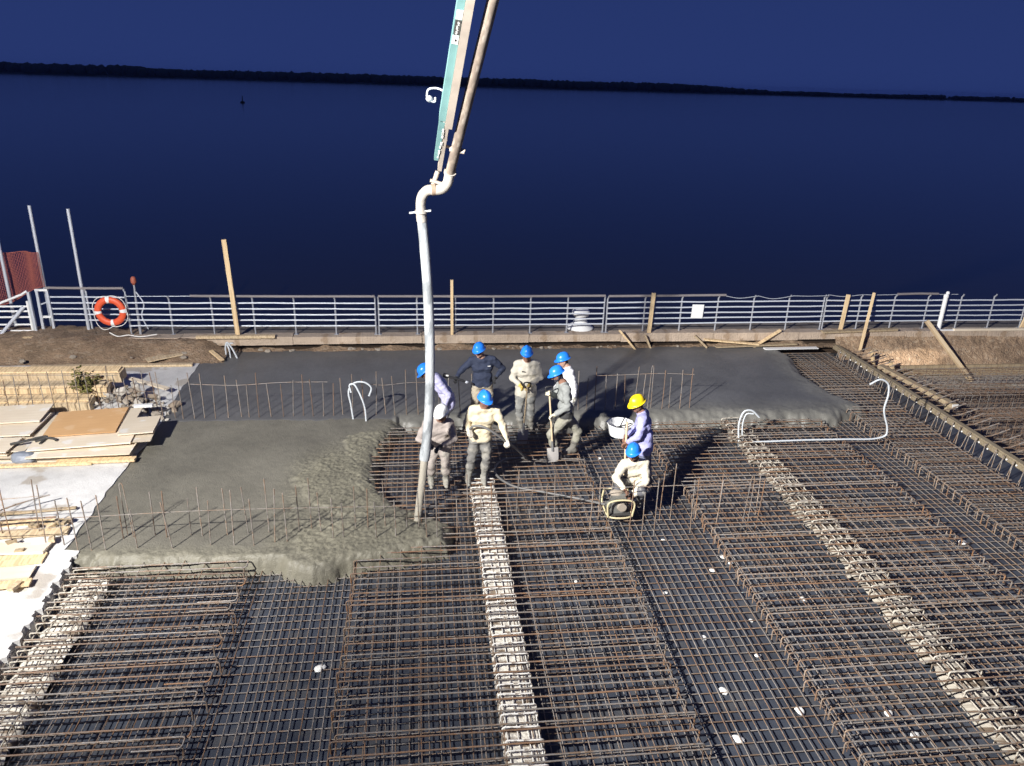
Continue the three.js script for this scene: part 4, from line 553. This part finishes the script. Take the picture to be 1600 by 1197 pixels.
function person(label, at, j, o) {
  const C = { skin: [0.2, 0.1, 0.065], hair: [0.02, 0.015, 0.012], boot: [0.16, 0.15, 0.13], ...o.c }, B = [], add = (a, ra, b, rb, m) => B.push({ a, b, ra, rb, m });
  const mid = (a, b) => lerpV(a, b, 0.5), hipC = mid(j.hipL, j.hipR), shC = mid(j.shL, j.shR), ch = lerpV(hipC, shC, 0.72), wa = lerpV(hipC, shC, 0.34), ax = norm(subV(j.shR, j.shL)), hx = norm(subV(j.hipR, j.hipL));
  const bulk = o.bulk ?? 1;
  add(addV(shC, ax, -0.125), 0.085 * bulk, addV(shC, ax, 0.125), 0.085 * bulk, 'shirt'); add(addV(ch, ax, -0.08), 0.128 * bulk, addV(ch, ax, 0.08), 0.128 * bulk, 'shirt');
  add(addV(wa, ax, -0.06), 0.13 * bulk, addV(wa, ax, 0.06), 0.13 * bulk, 'shirt'); const hem = lerpV(hipC, shC, 0.1); add(addV(hem, hx, -0.07), 0.125 * bulk, addV(hem, hx, 0.07), 0.125 * bulk, o.tucked ? 'belt' : 'shirt'); if (o.long) { const q = addV(hipC, [0, -0.05, 0]); add(addV(q, hx, -0.085), 0.122 * bulk, addV(q, hx, 0.085), 0.122 * bulk, 'shirt'); }
  add(addV(hipC, hx, -0.07), 0.11, addV(hipC, hx, 0.07), 0.11, 'trousers');
  add(lerpV(shC, j.neck, 0.2), 0.07, j.neck, 0.058, 'skin'); add(addV(shC, ax, -0.05), 0.075, lerpV(shC, j.neck, 0.75), 0.066, 'shirt'); add(addV(shC, ax, 0.05), 0.075, lerpV(shC, j.neck, 0.75), 0.066, 'shirt'); add(j.neck, 0.056, lerpV(j.neck, j.head, 0.7), 0.056, 'skin');
  for (const s of ['L', 'R']) {
    const sh = j['sh' + s], el = j['el' + s], ha = j['ha' + s], hi = j['hip' + s], kn = j['kn' + s], an = j['an' + s];
    add(sh, 0.078, lerpV(sh, el, 0.5), 0.066, 'shirt'); add(lerpV(sh, el, 0.5), 0.066, el, 0.055, 'shirt'); add(el, 0.055, lerpV(el, ha, 0.8), 0.044, 'shirt'); add(lerpV(el, ha, 0.78), 0.036, ha, 0.03, o.glove ? 'glove' : 'skin');
    add(hi, 0.1, lerpV(hi, kn, 0.5), 0.088, 'trousers'); add(lerpV(hi, kn, 0.5), 0.088, kn, 0.072, 'trousers'); const bt = o.bootTop ?? 0.72; add(kn, 0.07, lerpV(kn, an, 0.4), 0.07, bt < 0.4 ? 'boot' : 'trousers'); add(lerpV(kn, an, 0.4), 0.07, lerpV(kn, an, bt), 0.06, 'trousers'); add(lerpV(kn, an, bt), 0.062, an, 0.05, 'boot');
    const f = j['f' + s] ?? o.foot ?? [0, 0, 1], fn = norm(f), heel = [an[0] - fn[0] * 0.04, 0.048, an[2] - fn[2] * 0.04], toe = [an[0] + fn[0] * 0.17, 0.036, an[2] + fn[2] * 0.17]; add(an, 0.05, heel, 0.045, 'boot'); add(heel, 0.046, toe, 0.038, 'boot'); add(addV(heel, [0, 0.03, 0]), 0.04, lerpV(heel, toe, 0.6), 0.042, 'boot');
  }
  const parts = [], colour = (g, bones, dist, extra) => { const p = g.attributes.position, c = new Float32Array(p.count * 3); for (let i = 0; i < p.count; i++) { const x = p.getX(i), y = p.getY(i), z = p.getZ(i); let bd = 9, m = 'shirt'; for (const b of bones) { const d = dist(b, x, y, z); if (d < bd) { bd = d; m = b.m; } } let q = (extra && extra(x, y, z, m)) || C[m] || C.shirt; const st = fbm(x * 9 + at[0] * 7, y * 9, z * 9, 3), dirt = m === 'trousers' || m === 'boot' ? sstep(0.5, 0.62, fbm(x * 12, y * 12 + at[0], z * 12, 3)) * 0.55 : 0; q = mix3(mul3(q, 0.82 + 0.36 * st), [0.36, 0.34, 0.29], dirt); c[3 * i] = q[0]; c[3 * i + 1] = q[1]; c[3 * i + 2] = q[2]; } g.setAttribute('color', new THREE.BufferAttribute(c, 3)); parts.push(g); };
  const body = nets(B, 0.0155, 0.042, [], 0.024); colour(body.g, B, body.dist);
  // head
  const f = norm(o.face), up0 = norm(o.up ?? [0, 1, 0]), r = norm(cross(up0, f)), u = cross(f, r), H = (x, y, z) => addV(addV(addV(j.head, r, x), u, y), f, z), hb = [], ha = (a, ra, b, rb, m = 'skin') => hb.push({ a, b, ra, rb, m });
  ha(H(0, 0.045, 0.02), 0.082, H(0, 0.04, -0.03), 0.086, 'skin'); ha(H(-0.012, 0, 0.012), 0.078, H(0.012, 0, 0.012), 0.078); ha(H(0, -0.06, 0.03), 0.056, H(0, -0.085, 0.05), 0.034); ha(H(-0.03, -0.05, 0.02), 0.045, H(0.03, -0.05, 0.02), 0.045);
  ha(H(0, 0.012, 0.092), 0.009, H(0, -0.03, 0.108), 0.014); ha(H(-0.035, 0.028, 0.08), 0.012, H(0.035, 0.028, 0.08), 0.012); ha(H(-0.02, -0.055, 0.078), 0.009, H(0.02, -0.055, 0.078), 0.009, 'lip'); for (const s of [-1, 1]) { ha(H(0.08 * s, 0.012, -0.008), 0.014, H(0.078 * s, -0.02, 0), 0.01); ha(H(0.032 * s, 0.006, 0.076), 0.0125, H(0.032 * s, 0.006, 0.077), 0.0125, 'eye'); } ha(H(0, -0.03, -0.045), 0.058, H(0, -0.1, -0.045), 0.052);
  C.eye = [0.05, 0.035, 0.03]; C.lip = [0.19, 0.075, 0.06];
  const head = nets(hb, 0.0075, 0.018, [[...H(0.034, 0.006, 0.096), 0.014], [...H(-0.034, 0.006, 0.096), 0.014]]);
  colour(head.g, hb, head.dist, (x, y, z, m) => { const d = [x - j.head[0], y - j.head[1], z - j.head[2]], lf = d[0] * f[0] + d[1] * f[1] + d[2] * f[2], lu = d[0] * u[0] + d[1] * u[1] + d[2] * u[2]; if (o.balaclava && (lu < -0.045 || lf < 0.02)) return o.balaclava; if (m === 'skin' && lf < -0.015 && lu > -0.055) return C.hair; return null; });
  // hands
  for (const s of ['L', 'R']) {
    const el = j['el' + s], h0 = j['ha' + s], d = norm(subV(h0, el)), n0 = norm(j['n' + s] ?? [0, -0.6, 0.8]), side = norm(cross(d, n0)), n = cross(side, d), sg = s === 'L' ? -1 : 1, P = (x, y, z) => addV(addV(addV(h0, side, x * sg), d, y), n, z), bb = [], m = o.glove ? 'glove' : 'skin', K = o.glove ? 1.25 : 1, hd = (a, ra, b, rb) => bb.push({ a, b, ra: ra * K, rb: rb * K, m });
    for (const [x, l] of [[-0.028, 0.068], [-0.009, 0.076], [0.01, 0.072], [0.028, 0.058]]) { hd(P(x * 0.7, 0, 0), 0.019, P(x, 0.075, 0.003), 0.0125); const a = P(x, 0.078, 0.004), cu = o.flat ? 0.35 : 0.85, b = P(x, 0.078 + l * 0.45 * Math.cos(cu), 0.004 + l * 0.5 * Math.sin(cu)), c = P(x * 0.95, 0.078 + l * 0.45 * Math.cos(cu) + l * 0.4 * Math.cos(cu * 2.1), 0.004 + l * 0.5 * Math.sin(cu) + l * 0.42 * Math.sin(cu * 2.1)); hd(a, 0.011, b, 0.01); hd(b, 0.01, c, 0.008); }
    hd(P(0.024, 0.015, 0.006), 0.016, P(0.05, 0.045, 0.022), 0.0115); hd(P(0.05, 0.045, 0.022), 0.0115, P(0.045, 0.075, 0.04), 0.009);
    const hand = nets(bb, 0.0065, 0.008); colour(hand.g, bb, hand.dist);
  }
  const g = thing('person', label, 'person', at); const bm = mesh('body', mergeGeometries(parts.map((q) => { const c = q.toNonIndexed(); return c; })), cloth, g);
  // hard hat
  const hp = [], hi = [], NA = 36, prof = [[0, 0.116], [0.2, 0.115], [0.4, 0.108], [0.58, 0.098], [0.74, 0.082], [0.87, 0.06], [0.96, 0.03], [1, 0.0], [1.03, -0.008], [1.14, -0.016], [1.15, -0.022], [1.02, -0.018], [0.96, 0.0], [0.88, 0.04]];
  prof.forEach(([q, y], i) => { for (let k = 0; k < NA; k++) { const a = k / NA * 2 * Math.PI, c = Math.cos(a), s = Math.sin(a); let ex = 1, dy = 0; if (i >= 8 && i <= 11) { const fr = Math.pow(Math.max(0, s), 2); ex = 1 + 0.24 * fr * (i === 9 || i === 10 ? 1 : 0.25); dy = -0.014 * fr; } const ridge = i < 6 && Math.abs(c * q) < 0.16 ? 0.007 : 0; const x = c * q * 0.112 * (q > 1 && s <= 0.2 ? 0.93 + 0.07 / q : 1), z = s * q * 0.136 * ex; hp.push(...H(x, y + ridge + dy + 0.066, z - 0.012)); } });
  for (let i = 0; i < prof.length - 1; i++) for (let k = 0; k < NA; k++) { const a = i * NA + k, b = i * NA + (k + 1) % NA, c = a + NA, d = b + NA; hi.push(a, b, c, b, d, c); }
  const hg = new THREE.BufferGeometry(); hg.setAttribute('position', new THREE.Float32BufferAttribute(hp, 3)); hg.setIndex(hi); hg.computeVertexNormals(); mesh('hard_hat', hg, o.hat, g);
  return { g, H };
}
const hatBlue = mat([0.02, 0.2, 0.78], 0.32), hatWhite = mat([0.82, 0.82, 0.8], 0.4), hatYellow = mat([0.85, 0.62, 0.01], 0.4);
const grey = [0.17, 0.165, 0.155], creamC = [0.62, 0.54, 0.38], khaki = [0.46, 0.43, 0.36], lav = [0.3, 0.3, 0.55];
const folk = {};
folk.navy = person('worker in a navy jacket and blue helmet with elbows out, behind the others', [1.22, 0, -14.3], { head: [-0.1, 1.57, 0.1], neck: [-0.04, 1.42, 0.02], shL: [-0.23, 1.35, 0], shR: [0.18, 1.36, 0], elL: [-0.43, 1.17, 0.05], elR: [0.4, 1.14, -0.08], haL: [-0.55, 1.06, 0.2], haR: [0.23, 1.0, 0.1], hipL: [-0.12, 0.84, 0], hipR: [0.09, 0.84, 0], knL: [-0.16, 0.48, 0.06], knR: [0.13, 0.47, 0.05], anL: [-0.15, 0.09, 0], anR: [0.15, 0.09, 0] },
  { hat: hatBlue, face: [-0.45, -0.18, 0.87], up: [-0.12, 0.97, 0.14], c: { shirt: [0.022, 0.03, 0.06], trousers: [0.42, 0.36, 0.27], glove: [0.02, 0.02, 0.022], skin: [0.38, 0.22, 0.16] }, glove: true, bulk: 1.04 });
mesh('badge', [box(0.06, 0.014, 0.004, 0.1, 1.27, 0.137, 0.1)], M.white, folk.navy.g);
folk.khaki = person('worker in a khaki shirt and yellow gloves leaning on a shovel', [2.08, -0.05, -14.1], { head: [-0.04, 1.6, 0.09], neck: [-0.02, 1.45, 0.02], shL: [-0.21, 1.38, 0], shR: [0.17, 1.37, 0], elL: [-0.31, 1.11, 0.05], elR: [0.25, 1.1, 0.05], haL: [-0.17, 1.03, 0.26], haR: [-0.01, 1.02, 0.27], hipL: [-0.12, 0.84, 0], hipR: [0.08, 0.84, 0], knL: [-0.15, 0.47, 0.06], knR: [0.09, 0.46, 0.04], anL: [-0.11, 0.09, 0.02], anR: [0.11, 0.09, -0.03] },
  { hat: hatBlue, face: [-0.12, -0.14, 0.97], up: [-0.03, 0.98, 0.13], c: { shirt: khaki, trousers: [0.2, 0.2, 0.19], glove: [0.62, 0.45, 0.12] }, glove: true, long: true, bulk: 1.06 });
mesh('pocket_flap', [box(0.07, 0.02, 0.004, -0.1, 1.27, 0.147, 0, -0.1, -0.15)], M.black, folk.khaki.g);
folk.white = person('worker in a white shirt half hidden behind the grey shirted shoveller', [2.96, -0.05, -13.9], { head: [-0.22, 1.50, 0], neck: [-0.13, 1.37, 0], shL: [-0.13, 1.28, -0.17], shR: [-0.1, 1.32, 0.17], elL: [-0.21, 1.02, -0.2], elR: [0.0, 1.06, 0.22], haL: [-0.32, 0.86, -0.1], haR: [0.01, 0.83, 0.22], hipL: [-0.03, 0.79, -0.09], hipR: [-0.05, 0.79, 0.09], knL: [-0.04, 0.43, -0.08], knR: [-0.04, 0.44, 0.08], anL: [-0.02, 0.09, -0.1], anR: [0.02, 0.09, 0.1] },
  { hat: hatBlue, face: [-0.93, -0.2, 0.25], up: [-0.2, 0.97, 0], foot: [-1, 0, 0.2], c: { shirt: [0.66, 0.66, 0.68], trousers: grey, glove: [0.6, 0.58, 0.5], skin: [0.4, 0.24, 0.18] }, glove: true, long: true });
folk.grey = person('worker in a grey shirt striding left with a shovel in both hands', [2.65, -0.05, -12.8], { head: [-0.22, 1.63, 0], neck: [-0.1, 1.49, 0], shL: [-0.1, 1.39, -0.18], shR: [-0.07, 1.42, 0.18], elL: [-0.24, 1.2, -0.12], elR: [-0.04, 1.1, 0.24], haL: [-0.36, 1.32, 0.07], haR: [-0.27, 0.92, 0.18], hipL: [0.0, 0.82, -0.09], hipR: [-0.03, 0.82, 0.09], knL: [0.26, 0.44, -0.1], knR: [-0.3, 0.5, 0.1], anL: [0.17, 0.09, -0.12], anR: [-0.16, 0.09, 0.12] },
  { hat: hatBlue, face: [-0.9, -0.35, 0.2], up: [-0.35, 0.93, 0], foot: [-1, 0, 0.15], c: { shirt: [0.24, 0.25, 0.24], trousers: [0.25, 0.24, 0.19], glove: [0.6, 0.56, 0.42], belt: [0.03, 0.03, 0.03] }, glove: true, tucked: true, balaclava: [0.03, 0.03, 0.05], bootTop: 0.5 });
folk.whitehat = person('worker in a white helmet and dusty overalls steering the pump hose', [0.26, -0.05, -11.85], { head: [0.05, 1.37, 0.12], neck: [0.03, 1.24, 0.03], shL: [-0.18, 1.18, 0.02], shR: [0.19, 1.16, 0], elL: [-0.33, 1.0, 0.25], elR: [0.27, 0.95, 0.2], haL: [-0.16, 1.02, 0.5], haR: [0.0, 0.94, 0.47], hipL: [-0.07, 0.74, -0.08], hipR: [0.1, 0.74, -0.08], knL: [-0.13, 0.42, 0.08], knR: [0.12, 0.41, 0.06], anL: [-0.13, 0.09, 0], anR: [0.13, 0.09, 0] },
  { hat: hatWhite, face: [-0.45, -0.2, 0.86], up: [-0.1, 0.96, 0.18], c: { shirt: [0.36, 0.31, 0.28], trousers: [0.33, 0.29, 0.26], glove: [0.05, 0.05, 0.055], boot: [0.3, 0.29, 0.25] }, glove: true, long: true, bulk: 1.06, bootTop: 0.45 });
folk.cream = person('worker in a cream shirt holding the vibrator hose', [0.91, -0.05, -11.9], { head: [0.13, 1.58, 0.1], neck: [0.12, 1.43, 0.02], shL: [-0.07, 1.37, 0], shR: [0.33, 1.36, 0], elL: [-0.16, 1.1, -0.06], elR: [0.44, 1.1, 0.08], haL: [-0.12, 1.05, 0.16], haR: [0.5, 0.88, 0.24], hipL: [-0.03, 0.84, 0], hipR: [0.16, 0.83, 0], knL: [-0.08, 0.49, 0.05], knR: [0.18, 0.49, 0.04], anL: [-0.14, 0.09, 0], anR: [0.14, 0.09, 0] },
  { hat: hatBlue, face: [0.35, -0.22, 0.9], up: [0.06, 0.96, 0.2], c: { shirt: creamC, trousers: grey, glove: [0.55, 0.5, 0.42], boot: [0.26, 0.25, 0.22] }, glove: true, bootTop: 0.4 });
folk.yellow = person('worker in a lavender shirt and the only yellow helmet', [3.85, -0.05, -11.5], { head: [-0.29, 1.59, 0.03], neck: [-0.2, 1.45, 0], shL: [-0.22, 1.38, 0.17], shR: [-0.1, 1.36, -0.16], elL: [-0.28, 1.1, 0.23], elR: [-0.2, 1.06, -0.2], haL: [-0.44, 0.95, 0.15], haR: [-0.42, 0.98, -0.02], hipL: [-0.1, 0.84, 0.09], hipR: [-0.05, 0.84, -0.09], knL: [-0.11, 0.46, 0.1], knR: [0.01, 0.46, -0.08], anL: [-0.08, 0.09, 0.1], anR: [0.08, 0.09, -0.1] },
  { hat: hatYellow, face: [-0.85, -0.32, 0.4], up: [-0.25, 0.95, 0.1], foot: [-1, 0, 0.4], c: { shirt: lav, trousers: [0.12, 0.13, 0.2] }, long: true, bulk: 1.05 });
folk.crouch = person('worker in a cream hooded top crouching over the vibrator engine', [3.4, -0.05, -10.95], { head: [-0.02, 1.0, 0.1], neck: [0.04, 0.85, 0], shL: [-0.15, 0.79, 0.05], shR: [0.22, 0.76, 0], elL: [-0.3, 0.62, 0.2], elR: [0.22, 0.5, 0.14], haL: [-0.18, 0.48, 0.34], haR: [-0.06, 0.32, 0.3], hipL: [0.05, 0.33, -0.14], hipR: [0.24, 0.33, -0.14], knL: [-0.25, 0.54, 0.16], knR: [0.12, 0.4, 0.28], anL: [-0.24, 0.09, 0.08], anR: [0.22, 0.09, -0.02] },
  { hat: hatBlue, face: [-0.5, -0.1, 0.86], up: [-0.08, 0.99, 0.07], foot: [-0.4, 0, 1], c: { shirt: [0.64, 0.58, 0.46], trousers: [0.1, 0.1, 0.11], skin: [0.17, 0.09, 0.06] } });
folk.lavender = person('bending worker in a pale lavender shirt behind the pump hose', [0.43, -0.02, -13.7], { head: [-0.36, 1.37, 0.05], neck: [-0.23, 1.27, 0], shL: [-0.16, 1.2, -0.17], shR: [-0.12, 1.22, 0.17], elL: [-0.25, 0.92, -0.2], elR: [0.06, 0.97, 0.24], haL: [-0.34, 0.72, -0.05], haR: [-0.02, 0.74, 0.28], hipL: [0.08, 0.79, -0.09], hipR: [0.08, 0.79, 0.09], knL: [-0.06, 0.44, -0.08], knR: [-0.02, 0.44, 0.08], anL: [-0.02, 0.09, -0.1], anR: [0.02, 0.09, 0.1] },
  { hat: hatBlue, face: [-0.75, -0.6, 0.25], up: [-0.55, 0.83, 0], foot: [-1, 0, 0], c: { shirt: [0.46, 0.45, 0.66], trousers: [0.3, 0.29, 0.33] }, long: true });

// ---------------------------------------------------------------- tools
function shovel(label, top, tip, m = M.wood, dh = true) {
  const A = V(...top), d = V(...tip).sub(A), L = d.length(), g = thing('shovel', label, 'shovel', top); g.quaternion.setFromUnitVectors(V(0, -1, 0), d.clone().normalize());
  mesh('handle', tube([[0, 0, 0], [0, -(L - 0.3) * 0.5, 0.006], [0, -(L - 0.26), 0]], 0.017, 8), m, g);
  if (dh) mesh('grip', tube(smooth([[0, -0.04, 0], [-0.055, 0.0, 0], [-0.06, 0.07, 0], [0.06, 0.07, 0], [0.055, 0.0, 0], [0, -0.04, 0]], 20), 0.014, 6), M.black, g);
  const bl = new THREE.PlaneGeometry(0.21, 0.29, 8, 8), p = bl.attributes.position; for (let i = 0; i < p.count; i++) { const x = p.getX(i), y = p.getY(i); p.setZ(i, -0.9 * x * x - 0.25 * (y - 0.14) * (y - 0.14)); if (y < 0) p.setX(i, x * (1 - 0.12 * (y / 0.14) ** 2)); } const b2 = bl.clone(); b2.translate(0, 0, -0.004); b2.index.array.reverse(); bl.computeVertexNormals(); b2.computeVertexNormals();
  const blade = mergeGeometries([bl, b2]); blade.translate(0, -L + 0.14, 0.0); const bm = mesh('blade', blade, mat([0.4, 0.38, 0.36], 0.6, { side: THREE.DoubleSide }), g); mesh('socket', tube([[0, -L + 0.42, 0], [0, -L + 0.22, -0.01]], [0.02, 0.03], 8), M.steel, g); return g;
}
shovel('shovel with a black grip held upright by the khaki worker', [2.03, 1.0, -13.72], [1.93, -0.1, -13.45]);
shovel('shovel held by the striding grey shirted worker', [2.28, 1.33, -12.68], [2.4, -0.05, -12.55]);
mesh('wooden_pole', tube([[3.4, 1.25, -11.42], [3.42, 0.5, -11.4], [3.44, -0.26, -11.38]], 0.02, 8), M.wood, scene, T('wooden pole held upright by the worker in the yellow helmet', 'pole'));
{ const g = thing('hand_tool', 'dark hand tool held out by the navy jacket worker', 'tool', [0.66, 1.06, -14.03]); mesh('handle', tube([[-0.2, 0.07, 0], [0.12, -0.02, 0.02], [0.2, -0.06, 0.02]], [0.022, 0.026, 0.02], 8), M.black, g); mesh('head', [box(0.1, 0.07, 0.06, -0.2, 0.075, 0, 0, 0, -0.2, 0.006)], M.dark, g); mesh('tip', [rock(0.035, 1.2, 0.8, 0.8, 1).translate(0.21, -0.06, 0.02)], M.galv, g); mesh('label_plate', [box(0.05, 0.03, 0.004, -0.17, 0.09, 0.033, 0, 0, -0.2)], M.foam, g); }
{ // concrete vibrator: engine in a tube frame, flexible shaft to the cream worker's hands
  const g = thing('concrete_vibrator', 'petrol vibrator engine in a yellow tube frame with a long flexible hose', 'vibrator', [3.15, -0.035, -10.68]); const B = (pts) => pts.map(([x, y, z]) => [x - 3.15, y + 0.035, z + 10.68]);
  mesh('frame', [tube(smooth([[-0.2, 0.34, -0.2], [-0.22, 0.1, -0.2], [-0.2, 0.03, -0.1], [-0.18, 0.025, 0.16], [-0.1, 0.03, 0.22], [0.12, 0.03, 0.22], [0.2, 0.03, 0.16], [0.22, 0.03, -0.1], [0.22, 0.1, -0.2], [0.2, 0.34, -0.2]], 40), 0.016, 8), tube([[-0.2, 0.34, -0.2], [0.2, 0.34, -0.2]], 0.016, 8), tube(smooth([[-0.2, 0.03, 0.18], [-0.2, 0.3, 0.2], [0.2, 0.3, 0.2], [0.2, 0.03, 0.18]], 24), 0.016, 8)], M.yellowPaint, g);
  const eng = mesh('engine', [box(0.24, 0.2, 0.22, 0, 0.14, -0.02, 0, 0, 0, 0.012), box(0.14, 0.12, 0.12, 0.06, 0.29, -0.04), ...[0, 1, 2, 3].map((i) => box(0.2, 0.01, 0.16, 0.0, 0.25 + i * 0.024, 0.03)), tube([[-0.14, 0.16, 0], [-0.2, 0.16, 0]], 0.06, 12)], M.engine, g);
  mesh('fuel_tank', [new THREE.SphereGeometry(0.1, 12, 8).scale(1.2, 0.6, 0.9).translate(-0.02, 0.33, -0.06)], M.stone, eng); mesh('base_plate', [box(0.36, 0.015, 0.3, 0, 0.035, 0)], M.dark, g); mesh('starter_cover', tube([[0.04, 0.16, 0.1], [0.04, 0.16, 0.135]], [0.085, 0.07], 16), M.stone, eng);
  mesh('flexible_hose', tube(smooth(B([[2.95, 0.1, -10.72], [2.6, -0.0, -11.1], [2.04, -0.01, -11.38], [1.55, -0.01, -11.62], [1.3, -0.005, -12.0], [1.3, -0.005, -12.35], [1.5, 0.0, -12.6], [1.85, 0.02, -12.62], [1.86, 0.12, -12.4], [1.62, 0.5, -12.05], [1.42, 0.8, -11.68], [1.18, 1.03, -11.6], [0.98, 1.14, -11.62], [0.84, 1.12, -11.68], [0.79, 1.04, -11.74]]), 120), 0.021, 8), mat([0.16, 0.155, 0.15], 0.5, { map: tConc }), g);
}
{ // white tub with tools in it
  const g = thing('plastic_tub', 'large white plastic tub standing on the bars beside the yellow helmet worker', 'tub', [3.92, -0.03, -13.6]);
  mesh('tub', new THREE.LatheGeometry([[0, 0], [0.2, 0], [0.215, 0.02], [0.265, 0.25], [0.285, 0.255], [0.28, 0.27], [0.255, 0.265], [0.205, 0.03], [0, 0.025]].map(([a, b]) => new THREE.Vector2(a, b)), 10), M.white, g);
  mesh('contents', [rock(0.17, 1, 0.35, 1, 1).translate(0, 0.09, 0)], M.dark, g);
  mesh('tool_in_tub', [tube([[-0.17, 0.1, -0.08], [0.2, 0.29, 0.08]], 0.016, 6), tube([[-0.1, 0.08, 0.1], [0.1, 0.33, -0.1]], 0.013, 6)], M.black, g);
}
renderer.render(scene, camera);
